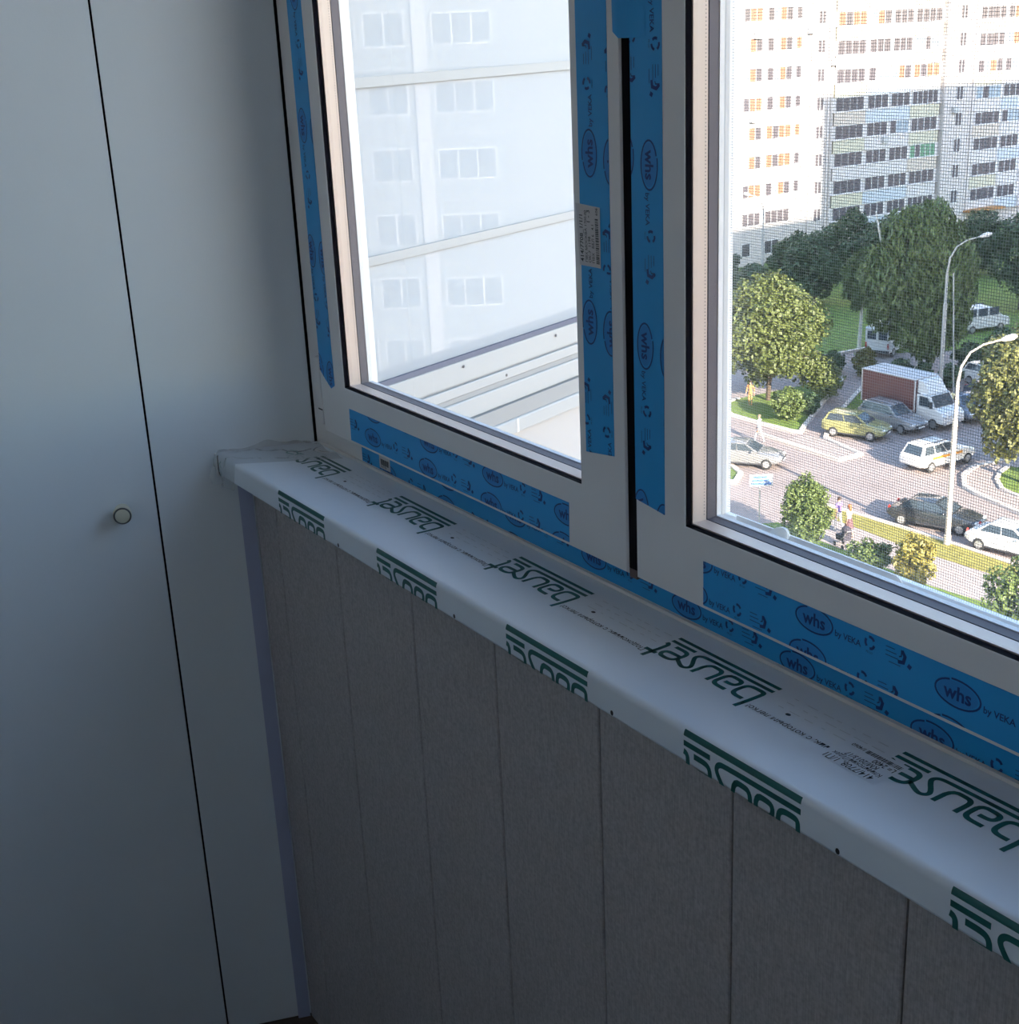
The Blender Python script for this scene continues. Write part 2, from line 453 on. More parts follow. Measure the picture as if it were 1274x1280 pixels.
film(frame, 'protective_film', [(0.158, 1.0800), (X_END - .09, 1.0800), (X_END - .09, 1.1235), (0.158, 1.1235)], on_wall(-0.0002), 1.0624, 1.0880, per=0.1636, drift=-0.035)
lb = MB().box(0.214, 0.246, -0.0012, -0.0008, 1.083, 1.103).build('label_sticker', STICK, frame)
fl = Flat()
for q in range(14): fl.add([(0, 0), (.0008 + .0006 * (q % 3), 0), (.0008 + .0006 * (q % 3), .009), (0, .009)], [(0, 1, 2, 3)], (0.218 + q * .0018, 1.0885))
fl.text('414/7708', 0.0045, (0.218, 1.0845)); fl.build('label_print', [BLACKP], lb, lambda x, y: Vector((x, -0.0014, y)))

# ------------------------------------------------------------------ sashes
YS = -0.018
def ring(mb, x0, x1, z0, z1, prof, mi=0):
    """mitred rectangular ring; prof: closed loop of (inset from the outer edge, y)"""
    n = len(prof); V = []
    for (a, y) in prof:
        V.append([(x0 + a, y, z0 + a), (x1 - a, y, z0 + a), (x1 - a, y, z1 - a), (x0 + a, y, z1 - a)])
    i = len(mb.v)
    for k in range(n): mb.v += V[k]
    for k in range(n):
        k2 = (k + 1) % n
        for c in range(4):
            c2 = (c + 1) % 4
            mb.f.append((i + k * 4 + c, i + k * 4 + c2, i + k2 * 4 + c2, i + k2 * 4 + c)); mb.m.append(mi)
    return mb
def sash(name, x0, x1, z0, z1, detail=True):
    e = struct(empty(name, (x0, 0, z0)))
    # sash profile with rounded flange edge and sloping glazing bead
    P = [(0.0, -0.0006), (0.0, -0.0125), (0.0007, -0.0153), (0.0022, -0.0172), (0.0050, -0.018), (0.0560, -0.0180),
         (0.0740, -0.0180), (0.0808, -0.0180), (0.0820, -0.0174), (0.0822, -0.0170), (0.0680, -0.0170), (0.0680, -0.0006)]
    ring(MB(), x0, x1, z0, z1, P[::-1]).build('sash_frame', PVC, e, smooth=35)
    g = 0.0826
    ring(MB(), x0, x1, z0, z1, [(0.0690, -0.0168), (g, -0.0168), (g + .0006, -0.0105), (0.0690, -0.0105)][::-1]).build('gasket', GASK, e)
    gx0, gx1, gz0, gz1 = x0 + .072, x1 - .072, z0 + .072, z1 - .072
    MB().box(gx0, gx1, -0.0103, -0.0096, gz0, gz1).build('glass_pane', GLASS, e)
    MB().box(gx0, gx1, 0.0086, 0.0093, gz0, gz1).build('glass_pane', GLASS, e)
    sp = ring(MB(), x0, x1, z0, z1, [(0.0842, -0.0094), (0.0842, 0.0084), (0.0720, 0.0084), (0.0720, -0.0094)]).build('spacer_bar', SPAC, e)
    if detail:
        mb = MB()                                   # perforation rows on the upright spacer
        zz = z0 + .09
        while zz < z1 - .09:
            mb.box(x0 + .0842, x0 + .0844, 0.0050, 0.0062, zz, zz + .0011); zz += 0.0034
        mb.build('perforation', SPACD, sp)
    ring(MB(), x0, x1, z0, z1, [(0.0720, 0.0095), (0.0846, 0.0095), (0.0852, 0.0205), (0.0720, 0.0205)][::-1]).build('outer_gasket', DGASK, e)
    ring(MB(), x0, x1, z0, z1, [(0.0300, 0.0207), (0.0862, 0.0207), (0.0866, 0.0262), (0.0820, 0.0300), (0.0300, 0.0300)][::-1]).build('outer_profile', PVC, e)
    return e
Z0S, Z1S = 1.1105, 2.3700
w1 = sash('window_1', 0.0705, 0.8210, Z0S, Z1S)
tag(w1, 'left white casement beside the cupboard, blue film on its three visible rails')
w2 = sash('window_2', 0.8355, 1.6100, Z0S, Z1S)
tag(w2, 'right white casement with insect screen, looking onto the street')
w3 = sash('window_3', 1.6230, 2.3950, Z0S, Z1S, False)
tag(w3, 'third white casement beyond the right edge of the view')

yf = YS - .0001
film(w1, 'protective_film', [(0.1625, 1.1162), (0.7130, 1.1162), (0.7145, 1.1648), (0.1640, 1.1640)], on_wall(yf), 0.2334, 1.1354, per=0.156)
film(w1, 'protective_film', [(-1.90, 0.0760), (-1.207, 0.0760), (-1.196, 0.0900), (-1.184, 0.1095), (-1.190, 0.1210), (-1.90, 0.1210)], on_wall_dn(yf), -1.56, 0.0930, per=0.1755)
film(w1, 'protective_film', [(1.2400, -0.8020), (1.4360, -0.8020), (1.4360, -0.7510), (1.2340, -0.7510)], on_wall_up(yf), 1.3790, -0.7640, per=0.1755)
film(w1, 'protective_film', [(1.4360, -0.8020), (1.90, -0.8020), (1.90, -0.7510), (1.4360, -0.7510)], on_wall_up(yf), 1.3790 + 0.1735, -0.7700, per=0.1755)
film(w2, 'protective_film', [(-1.90, 0.8380), (-1.2020, 0.8380), (-1.1965, 0.8860), (-1.90, 0.8860)], on_wall_dn(yf), -1.5465, 0.8660, per=0.1775)
film(w2, 'protective_film', [(0.9465, 1.1162), (1.50, 1.1162), (1.50, 1.1645), (0.9465, 1.1640)], on_wall(yf), 1.1000, 1.1529, per=0.1637, drift=-0.06)

# paper label on the left casement
lab = MB().mesh([(0.7445, yf - .0011, 1.502), (0.7495, yf - .0011, 1.4385), (0.7860, yf - .0011, 1.4385), (0.7865, yf - .0011, 1.500)], [(0, 1, 2, 3)]).build('label_sticker', STICK, w1)
fl = Flat()
fl.text('414/7708_1/1/1', 0.0078, (0.003, -0.0085), bold=0.012)
fl.text('ПВХ МОСКВА 1700.00', 0.0052, (0.003, -0.0150), bold=0.01)
fl.text('ОК-7  1198', 0.0056, (0.003, -0.0205), bold=0.01); fl.text('1 - 3', 0.0075, (0.043, -0.0205), bold=0.012)
fl.text('ПВХ   БЕЛ 6   4.1', 0.0052, (0.003, -0.0262), bold=0.01)
x = 0.003
while x < 0.048:
    wd = random.choice((.0005, .0009, .0013)); fl.add([(0, 0), (wd, 0), (wd, .0052), (0, .0052)], [(0, 1, 2, 3)], (x, -0.0340)); x += wd + random.choice((.0006, .001))
fl.text('606', 0.0052, (0.052, -0.0335), bold=0.012)
fl.build('label_print', [BLACKP], lab, lambda a, b: Vector((0.7470 - b * 1.06 + (0.056 - a) * .03, yf - .0014, 1.4395 + a)))

# handle on the left casement
hx = 0.8040
hd = MB().box(hx - .014, hx + .014, YS - .010, YS - .0002, 1.806, 1.874).build('handle_base', PVC, w1, bevel=0.003)
mb = MB(); mb.tube([(hx, YS - .010, 1.840), (hx, YS - .040, 1.840)], 0.0085, 14)
mb.obox((hx - .0105, YS - .055, 1.7075), (0.021, 0, 0), (0, 0.017, 0), (0, 0, 0.148)); mb.build('handle_lever', PVC, w1, bevel=0.004)
# loose flap of film at the top of the right casement
mb = MB(); ps = []
for i in range(9):
    z = 1.662 + i * .03
    for j in range(5):
        ps.append((0.8200 + j * .0105 + .0025 * math.sin(i * 2.1) * (j < 2), YS - .0012 - .0055 * (j < 2) * (1 + .4 * math.sin(i * 1.7)) - .0012 * j * (1 - (j > 2)), z + (.006 if j == 0 else 0) * (i == 0)))
mb.mesh(ps, [(i * 5 + j, i * 5 + j + 1, (i + 1) * 5 + j + 1, (i + 1) * 5 + j) for i in range(8) for j in range(4)])
mb.build('film_flap', FILM, w2, smooth=60)

# ------------------------------------------------------------------ insect screen outside the right casement
scr = tag(empty('insect_screen', (0.90, 0.05, 1.19)), 'grey insect screen in white frame outside the right casement', 'insect screen')
SX0, SX1, SZ0_, SZ1_, SY = 0.9045, 1.545, 1.1860, 2.30, 0.046
ring(MB(), SX0 - .014, SX1 + .014, SZ0_ - .014, SZ1_ + .014, [(0, SY - .005), (0.0165, SY - .005), (0.0185, SY - .002), (0.0185, SY + .004), (0, SY + .004)][::-1]).build('screen_frame', PVC, scr)
th = mat('screen_thread', (0.60, 0.60, 0.62), 0.7)
PI_, TW = 0.0026, 0.00038
mb = MB(); x = SX0 + .004
while x < SX1: mb.poly([(x, SY, SZ0_), (x + TW, SY, SZ0_), (x + TW, SY, SZ1_), (x, SY, SZ1_)]); x += PI_
mb.build('upright_threads', th, scr)['kind'] = 'stuff'
mb = MB(); z = SZ0_ + .004
while z < SZ1_: mb.poly([(SX0, SY + .0002, z), (SX1, SY + .0002, z), (SX1, SY + .0002, z + TW), (SX0, SY + .0002, z + TW)]); z += PI_
mb.build('cross_threads', th, scr)['kind'] = 'stuff'
# pull tab and corner plate
mb = MB(); c = Vector((0.9965, SY - .012, 1.1925)); pts = []
for k in range(20):
    t = 2 * math.pi * k / 20; a, b = 0.0150 * math.cos(t), 0.0085 * math.sin(t)
    pts.append((c.x + a * .86 - b * .5, c.z + a * .5 + b * .86))
mb.mesh([(p[0], c.y, p[1]) for p in pts] + [(p[0], c.y + .003, p[1]) for p in pts], [tuple(range(20)), tuple(reversed(range(20, 40)))] + [(i, i + 20, (i + 1) % 20 + 20, (i + 1) % 20) for i in range(20)])
mb.build('pull_tab', glass_mat('clear_white_plastic', (1, 1, 1), 0.5, milk=1.0, milk_col=(0.95, 0.95, 0.93)), scr, smooth=40)
mb = MB(); o = [(0.93, 1.182), (1.1500, 1.182), (1.1490, 1.190), (1.1460, 1.1935), (1.1420, 1.1950), (0.93, 1.1950)]
mb.mesh([(x, SY - .0062, z) for x, z in o] + [(x, SY - .0052, z) for x, z in o], [tuple(range(6)), tuple(reversed(range(6, 12)))] + [(i, i + 6, (i + 1) % 6 + 6, (i + 1) % 6) for i in range(6)])
mb.build('corner_plate', PVC, scr)

# ------------------------------------------------------------------ window sill under its printed film
sill = tag(empty('window_sill', (0, YF, 1.036)), 'white window sill wrapped in printed protective film under the casements', 'window sill')
NB = 0.0366
prof = [(-0.0006, SZ - .030), (-0.0006, SZ - .0004)]
prof += [(YF + .0075 + .0075 * math.cos(t), SZ - .0075 + .0075 * math.sin(t)) for t in [R(a) for a in (90, 112, 135, 158, 180)]]
prof += [(YF, SZ - NB + .004), (YF + .002, SZ - NB + .0008), (YF + .006, SZ - NB), (YF + .020, SZ - NB), (YF + .020, SZ - NB + .008), (-0.0006, SZ - NB + .008)]
prof[1] = (-0.0006, SZ)
mb = MB()
def sill_x0(y): return y * math.tan(A18) + 0.0012
vs = [(sill_x0(y), y, z) for y, z in prof] + [(XR - .001, y, z) for y, z in prof]; n = len(prof)
mb.mesh(vs, [tuple(reversed(range(n))), tuple(range(n, 2 * n))] + [(i, n + i, n + (i + 1) % n, (i + 1) % n) for i in range(n)][::1])
bmn = mb.build('sill_board', SILLF, sill, smooth=30)
# normals: make consistent
b_ = bmesh.new(); b_.from_mesh(bmn.data); bmesh.ops.recalc_face_normals(b_, faces=b_.faces[:]); b_.to_mesh(bmn.data); b_.free()

LOGO = [
    [(0, 2), (148, 2)],
    [(112, 11), (148, 11)],
    [(0, 11), (94, 11), (101, 12.5), (104, 17), (102, 22), (91, 34), (90, 39), (93, 42.5), (98, 43), (113, 34.5)],
    [(3.5, 58), (2.6, 45), (2.6, 23), (4, 19.5), (8, 18.5), (19, 18.5), (24, 20.5), (26, 25), (26, 36), (24, 40.5), (19, 42.5), (9, 42.5)],
    [(33, 42.5), (46, 42.5), (51, 40.5), (53, 36), (53, 18.5), (38, 18.5), (33.5, 20.5), (32.5, 25), (34, 29.5), (38, 31), (46, 31)],
    [(60, 43), (60, 25), (62, 20.5), (66, 18.5), (82, 18.5), (82, 43)],
    [(134, 18.5), (119, 18.5), (114, 20.5), (112, 25), (112, 35), (114, 40), (119, 42.5), (128, 42.5), (132, 40.5), (134, 36), (132, 32), (128, 30.5), (113, 30.5)],
    [(148, 18.5), (144, 19.5), (142, 24), (142, 57)],
    [(136, 43), (153, 43)],
]
def smooth_pl(p):
    for _ in range(2):
        q = [p[0]]
        for a, b in zip(p[:-1], p[1:]):
            q += [(a[0] * .75 + b[0] * .25, a[1] * .75 + b[1] * .25), (a[0] * .25 + b[0] * .75, a[1] * .25 + b[1] * .75)]
        p = q + [p[-1]]
    return p
def logo(fl, x_left, yfun, wbar=4.7):
    g = Flat()
    for i, s in enumerate(LOGO):
        g.stroke([(a / 1000, b / 1000) for a, b in (smooth_pl(s) if i > 1 else s)], wbar * (1 if i < 3 else 1.06) / 1000)
    g.v = [(x_left + 0.148 - a, yfun(b)) for a, b in g.v]
    # 180 degree turn keeps the winding
    fl.add(g.v, g.f)
XL = [0.0307, 0.3290, 0.6268, 0.9247, 1.2227, 1.5206]
fl = Flat()
for x in XL: logo(fl, x, lambda b: -0.0292 - b)
# crumpled start of the film covers the first logo's left part
fl.clip([(0.058, -0.14), (1.75, -0.14), (1.75, -0.02), (0.083, -0.02)])
fl.build('logo_print', [GREEN], sill, lambda x, y: Vector((x, y, SZ + .00025)))
XN = [0.1843, 0.4815, 0.7778, 1.0731, 1.3739, 1.6700]
fl = Flat()
for x in XN: logo(fl, x, lambda b: 1.0722 - b * 1.13, 5.0)
fl.clip([(0.1, SZ - NB + .0015), (1.85, SZ - NB + .0015), (1.85, SZ - .0012), (0.1, SZ - .0012)])
fl.slice_y([SZ - k for k in (.0075, .006, .0046, .0033, .0022)])
fl.build('logo_print', [GREEN], sill, lambda x, z: Vector((x, YF - .00035 + (.0075 - math.sqrt(max(0, .0075 ** 2 - max(0, z - (SZ - .0075)) ** 2))), z + (.0002 if z > SZ - .004 else 0))))
# slogan, registration marks, sticker text
fl = Flat()
for x in XL: 
    if x < 1.2: fl.text('Подоконник, с которым легко!', 0.0098, (x + 0.2965, -0.0735), rot=math.pi, bold=0.004)
fl.clip([(0.10, -0.12), (1.178, -0.12), (1.178, -0.03), (0.10, -0.03)])
for k, x in enumerate((0.218, 0.5170, 0.8148, 1.1129)):
    fl.add([(.0030 * math.cos(t * .628), .0022 * math.sin(t * .628)) for t in range(10)], [tuple(range(10))], (x, -0.0605))
g = Flat()
g.text('414/7708, 1/П1', 0.0088, (0, -0.007), bold=0.006); g.text('Клиентский/Л/дек', 0.0062, (-0.002, -0.0125), bold=0.004)
g.text('КМ/2013/17', 0.0070, (0.008, -0.0185), bold=0.003); g.text('L= 2400', 0.0072, (-0.004, -0.0245), bold=0.010)
x = -0.004
while x < 0.034:
    wd = random.choice((.0004, .0008, .0012)); g.add([(0, 0), (wd, 0), (wd, .0045), (0, .0045)], [(0, 1, 2, 3)], (x, -0.0305)); x += wd + random.choice((.0005, .0009))
g.text('1/4060', 0.0055, (0.036, -0.0305), bold=0.01)
MB().poly([(1.1865, -0.0900, SZ + .0005), (1.2440, -0.0915, SZ + .0005), (1.2440, -0.0475, SZ + .0005), (1.1800, -0.0475, SZ + .0005)]).build('label_sticker', SILLF, sill)
g.v = [(1.2375 - a, -0.0905 - b * 1.25) for a, b in g.v]
g.build('label_print', [BLACKP], sill, lambda x, y: Vector((x, y, SZ + .0007)))
fl.build('fine_print', [BLACKP], sill, lambda x, y: Vector((x, y, SZ + .00025)))
fl = Flat()
for x in (0.3712, 0.6677, 0.9652, 1.2626):
    fl.add([(.0024 * math.cos(t * .628), .0028 * math.sin(t * .628)) for t in range(10)], [tuple(range(10))], (x, 1.0445))
fl.build('registration_mark', [BLACKP], sill, lambda x, z: Vector((x, YF - .00025, z)))
# faint printed lines between the logos
FAINT = mat('faint_print', (0.56, 0.62, 0.66), 0.4)
fl = Flat()
for x in XL:
    for q in range(3):
        xs = x + .17
        while xs < x + .285:
            ln = random.uniform(.004, .016); fl.stroke([(xs, -.034 - q * .0105), (xs + ln, -.034 - q * .0105)], .0012); xs += ln + random.uniform(.003, .012)
fl.clip([(0.1, -0.14), (1.6, -0.14), (1.6, -0.02), (0.1, -0.02)])
fl.build('faint_print', [FAINT], sill, lambda x, y: Vector((x, y, SZ + .0002)))

# end cap and crumpled clear film at the cupboard end
mb = MB()
cap = []
x0 = sill_x0(YF)
for (px_, pz_) in [(0, SZ - .003), (0.0, SZ - NB + .006), (0.0015, SZ - NB + .001), (0.0042, SZ - NB - .0005), (0.0042, SZ - .001), (0.002, SZ + .0005)]:
    cap.append((px_, pz_))
mb.mesh([(x0 + .0005 + a, YF - .0035, z) for a, z in cap] + [(x0 + .0005 + a, YF - .0003, z) for a, z in cap],
        [tuple(range(6)), tuple(reversed(range(6, 12)))] + [(i, i + 6, (i + 1) % 6 + 6, (i + 1) % 6) for i in range(6)])
mb.build('end_cap', PVC, sill)
mb = MB().tube([(x0 + .0075, YF - .0008, SZ - .003), (x0 + .0055, YF - .0008, SZ - .0055), (x0 + .0055, YF - .0008, SZ - NB + .010), (x0 + .0075, YF - .0008, SZ - NB + .004), (x0 + .011, YF - .0008, SZ - NB + .001)], .0009, 6)
mb.build('cap_gap', GASK, sill)
mb = MB(); NU, NV = 44, 30; P = []
for i in range(NU + 1):
    for j in range(NV + 1):
        a = i / NU; b = j / NV
        y = -0.012 + (YF - .002 + .012) * min(1, b / .74); x = sill_x0(max(y, YF)) + .004 + a * (0.115 - .055 * b)
        h = .0006 + (.0055 * abs(math.sin(6 * a + 4.5 * b)) ** 3 + .0040 * abs(math.sin(11 * b - 7 * a + 1)) ** 4 + .0030 * abs(math.sin(17 * a * b + 5 * b)) ** 3) * (1 - .75 * a) * min(1, 6 * (1 - a))
        z = SZ + h
        if b > .74: z = SZ - .002 - (b - .74) / .26 * .044; y = YF - .0008 - h * 1.3 - .002 * (1 - a)
        P.append((x, y, z))
mb.mesh(P, [(i * (NV + 1) + j, (i + 1) * (NV + 1) + j, (i + 1) * (NV + 1) + j + 1, i * (NV + 1) + j + 1) for i in range(NU) for j in range(NV)])
mb.build('crumpled_film', CLEARFILM, sill, smooth=70)
fl = Flat()                                               # a logo scrap on the folded film
for pl in ([(0.035, -.062), (0.046, -.056), (0.058, -.060), (0.070, -.055)], [(0.036, -.066), (0.044, -.072), (0.060, -.067)], [(0.060, -.055), (0.064, -.067)]):
    fl.stroke(pl, .0028)
fl.build('folded_logo', [mat('faded_green', (0.16, 0.30, 0.31), 0.4)], sill, lambda x, y: Vector((x, y, SZ + .0052)))
fl = Flat()
for pl in ([(-.012, 1.060), (-.017, 1.066), (-.010, 1.071)], [(-.020, 1.044), (-.013, 1.049), (-.016, 1.055)], [(-.022, 1.052), (-.019, 1.056)]):
    fl.stroke(pl, .0022)
fl.build('folded_logo', [mat('faded_green', (0.16, 0.30, 0.31), 0.4)], sill, lambda x, y: Vector((x, YF - .0078, y)))
# ------------------------------------------------------------------ our own building's outer walls
ZG = -22.5
OUTW = mat('outer_wall', (0.62, 0.60, 0.57), 0.85, noise=0.05, nscale=2)
mb = MB()
mb.box(-1.0, 18, -9.0, 0.10, ZG, -0.13).box(-1.0, 18, -9.0, 0.10, 2.66, 26).box(2.74, 18, -9.0, 0.10, -0.13, 2.66).box(-1.0, 2.74, -9.0, -1.54, -0.13, 2.66)
mb.box(-14, -1.02, -9.0, 0.05, ZG, 26)
struct(mb.build('wall_outer', OUTW))

# ------------------------------------------------------------------ neighbour's balcony, seen through the left casement
nb = tag(empty('balcony_screen', (-0.1, 0.06, ZG)), 'white neighbouring balcony side screen with milky glazing outside the left casement', 'balcony screen')
ND = Vector((-0.35254, 0.93580, 0)); NN = Vector((0.93580, 0.35254, 0)); NP = Vector((-0.1, 0.115, 0))
S0, S1 = -0.03, 1.12
def nbox(s0, s1, d0, d1, z0, z1):
    o = NP + ND * s0 + NN * d0; o.z = z0
    return MB().obox(o, ND * (s1 - s0), NN * (d1 - d0), (0, 0, z1 - z0))
PLAS = mat('balcony_plaster', (0.45, 0.43, 0.415), 0.85, noise=0.03, nscale=6)
ALU = mat('white_aluminium', (0.40, 0.405, 0.40), 0.45)
ALUG = mat('grey_aluminium', (0.29, 0.295, 0.295), 0.5)
NGAS = mat('slate_gasket', (0.12, 0.125, 0.17), 0.7)
nbox(S0, S1, -0.12, 0.000, ZG, 0.930).build('parapet', PLAS, nb)
nbox(S0, S1, -0.12, 0.014, 0.931, 0.962).build('ledge', ALU, nb, bevel=.004)
nbox(S0, S1, -0.10, 0.010, 0.9625, 0.992).build('ledge_strip', ALUG, nb)
nbox(S0, S1, -0.10, 0.004, 0.9925, 1.030).build('lower_rail', ALU, nb, bevel=.003)
nbox(S0, S1, -0.09, 0.000, 1.0305, 1.0395).build('rail_groove', ALUG, nb)
nbox(S0, S1, -0.09, 0.002, 1.040, 1.0595).build('middle_rail', ALU, nb, bevel=.002)
nbox(S0, S1, -0.08, -0.003, 1.060, 1.0625).build('rail_joint', ALUG, nb)
nbox(S0, S1, -0.08, 0.000, 1.063, 1.104).build('glazing_rail', ALU, nb, bevel=.002)
nbox(S0, S1, -0.06, -0.001, 1.1045, 1.1135).build('gasket', NGAS, nb)
nbox(S0, S1, -0.012, -0.006, 1.114, 2.30).build('glass_panel', MILK, nb)
for z0, z1 in ((1.5960, 1.6120), (1.3130, 1.3280)):
    nbox(S0, S1, -0.0055, -0.0005, z0, z1).build('glazing_bar', ALU, nb)
    nbox(S0, S1, -0.0055, -0.0030, z0 - .0022, z0 - .0004).build('bar_shadow_gap', ALUG, nb)
nbox(S1 - .004, S1 + .04, -0.06, 0.004, 0.9925, 2.30).build('corner_post', ALU, nb)
nbox(S0, S1 + .04, -0.08, 0.004, 2.301, 2.40).build('top_rail', ALU, nb)
SCW = mat('screw_dark', (0.10, 0.09, 0.09), 0.6)
for s_, z_ in ((0.600, 1.092), (0.430, 1.0485), (0.30, 1.0935)):
    c = NP + ND * s_ + NN * 0.0022; c.z = z_
    MB().lathe(c, NN, [(0, .0030), (.001, .0026), (.0015, .0012)], 12).build('screw', SCW, nb)
for s_ in (0.20, 0.44, 0.68):
    nbox(s_, s_ + .006, 0.0142, 0.0152, 0.934, 0.960).build('ledge_clip', PVC, nb)

# ------------------------------------------------------------------ ground helpers
def ray(px, py):
    return rt * ((px - 637) / F_PX) - up * ((py - 640) / F_PX) + fw
def gp(px, py, z=ZG):
    d = ray(px, py); t = (z - CAM.z) / d.z; p = CAM + d * t; return Vector((p.x, p.y, z))

ASPH = mat('asphalt', (0.31, 0.255, 0.24), 0.85, noise=0.22, nscale=0.35)
ASPH2 = mat('pavement', (0.36, 0.30, 0.28), 0.85, noise=0.12, nscale=0.8)
GRASS = mat('grass', (0.125, 0.185, 0.030), 0.9, noise=0.5, nscale=2.2)
GRASS2 = mat('sun_grass', (0.235, 0.21, 0.05), 0.9, noise=0.5, nscale=2.5)  # yellow put into the colour for the sun on the verge
KERB = mat('kerb_stone', (0.62, 0.55, 0.50), 0.8)
struct(MB().box(-600, 600, -600, 700, ZG - .4, ZG - .02).build('ground', ASPH))

def lawn(name, pts, m, h=0.05, base=0.0, label=None):
    mb = MB(); q = [(p.x, p.y) for p in [gp(*p) for p in pts]]
    mb.prism(q, ZG - .02 + base, ZG + h); return struct(mb.build(name, m))
def kerb(pts, name='trim_2', wd=0.28, h=0.14):
    P = [gp(*p) for p in pts]; mb = MB()
    fl = Flat(); fl.stroke([(p.x, p.y) for p in P], wd)
    for f in fl.f:
        mb.prism([fl.v[k] for k in f], ZG - .02, ZG + h)
    return struct(mb.build(name, KERB))
isl = [(902, 511), (909, 504), (923, 499), (1056, 472), (1031, 501), (1006, 533), (1001, 541), (990, 540), (952, 530), (916, 520)]
lawn('lawn_island', isl, GRASS)
kerb([(923, 499), (909, 504), (902, 511), (916, 520), (952, 530), (990, 540), (1001, 541), (1006, 533), (1031, 501), (1056, 472)], 'trim_2')
lawn('lawn_drive', [(1052, 514), (1079, 484), (1102, 486), (1098, 530), (1070, 530)], GRASS)
kerb([(1052, 514), (1079, 484)], 'trim_3')
lawn('lawn_back', [(880, 452), (1020, 448), (1083, 436), (1120, 441), (1230, 436), (1300, 430), (1300, 300), (1220, 262), (1000, 286), (860, 336)], GRASS)
kerb([(1020, 448), (1083, 436)], 'trim_4')
lawn('lawn_right', [(1262, 584), (1250, 592), (1246, 601), (1253, 613), (1274, 622), (1330, 640), (1330, 590)], GRASS)
lawn('pavement_right', [(1253, 577), (1217, 585), (1205, 595), (1206, 609), (1223, 619), (1274, 642), (1340, 670), (1340, 575)], ASPH2, 0.03)
kerb([(1253, 577), (1217, 585), (1205, 595), (1206, 609), (1223, 619), (1274, 642), (1330, 667)], 'trim_5')
kerb([(1262, 584), (1250, 592), (1246, 601), (1253, 613), (1274, 622), (1310, 634)], 'trim_6', 0.22)
lawn('lawn_corner', [(860, 566), (897, 576), (911, 580), (926, 593), (919, 604), (897, 601), (860, 596)], GRASS)
kerb([(880, 571), (897, 576), (911, 580), (926, 593), (919, 604), (897, 601)], 'trim_7')
lawn('pavement_island', [(955, 545), (994, 558), (1048, 576), (1076, 569), (1032, 549), (1008, 544), (985, 549)], ASPH2, 0.03)
kerb([(950, 543), (994, 558), (1048, 576), (1076, 569), (1032, 549), (1034, 543)], 'trim_8')
verge_t = [(1030, 632), (1070, 643.6), (1125, 660), (1182, 678), (1274, 708.6), (1340, 731)]
verge_b = [(1030, 646), (1070, 660), (1121, 680), (1182, 700.5), (1274, 729), (1340, 752)]
lawn('lawn_verge', verge_t + verge_b[::-1], GRASS2)
kerb(verge_t, 'trim_9', 0.2)
near_t = [(840, 684), (897, 668), (920, 658), (973, 654), (1040, 683), (1162, 733), (1253, 761), (1340, 790)]
lawn('pavement_front', verge_b + near_t[::-1][:5] + [(1000, 640)], ASPH2, 0.03)
lawn('lawn_front', near_t + [(1340, 1050), (840, 900)], GRASS)

# ------------------------------------------------------------------ apartment blocks
WFR = mat('window_white', (0.75, 0.73, 0.72), 0.6)
WGL = mat('window_dark', (0.10, 0.09, 0.10), 0.12)
WGO = mat('window_sun_orange', (0.27, 0.13, 0.08), 0.5)  # orange stands for sunlight on the panes
WGG = mat('window_green', (0.10, 0.25, 0.15), 0.4)
WGD = mat('window_dim', (0.13, 0.15, 0.17), 0.5)
WGB = mat('window_pale', (0.30, 0.36, 0.42), 0.4)
TILE = mat('facade_tile', (0.58, 0.525, 0.50), 0.7, noise=0.05, nscale=0.6)
BY = mat('band_yellow', (0.58, 0.54, 0.42), 0.7); BB = mat('band_blue', (0.52, 0.56, 0.62), 0.7); BW = mat('band_white', (0.63, 0.59, 0.58), 0.7); BP = mat('band_sand', (0.58, 0.50, 0.43), 0.7)
_wm = {}
def window_mesh(wd, ht, panes, kind):
    """local: x along the wall, y out of the wall, z up"""
    key = (round(wd, 2), round(ht, 2), panes, kind)
    if key not in _wm:
        mb = MB(); fr = 0.07
        mb.box(0, wd, 0, 0.04, 0, fr).box(0, wd, 0, 0.04, ht - fr, ht)
        for i in range(panes + 1):
            x = (wd - fr) * i / panes; mb.box(x, x + fr, 0, 0.04, fr, ht - fr)
        for i in range(panes):
            x0 = (wd - fr) * i / panes + fr; x1 = (wd - fr) * (i + 1) / panes
            k = 1 if kind == 'dark' else {'sun_orange': (2, 2, 1, 2), 'mix': (1, 2, 4, 1), 'green': (3, 3, 3, 1), 'pale': (4, 4, 1, 4), 'dim': (5, 5, 5, 5)}[kind][i % 4]
            mb.box(x0, x1, 0, 0.012, fr, ht - fr, k)
        _wm[key] = mb.data('window', [WFR, WGL, WGO, WGG, WGB, WGD])
    return _wm[key]
def add_windows(parent, base, d, n, items):
    """items: (u, z, width, height, panes, kind, out)"""
    rz = math.atan2(d.y, d.x)
    flip = (Vector((-d.y, d.x, 0)).dot(n) < 0)
    for (u, z, wd, ht, panes, kind, out) in items:
        o = bpy.data.objects.new('window', window_mesh(wd, ht, panes, kind)); COL.objects.link(o); o.parent = parent
        p = base + d * (u + (wd if flip else 0)) + n * out; p.z = base.z + z
        o.location = p - Vector(parent.location); o.rotation_euler = (0, 0, rz + (math.pi if flip else 0))

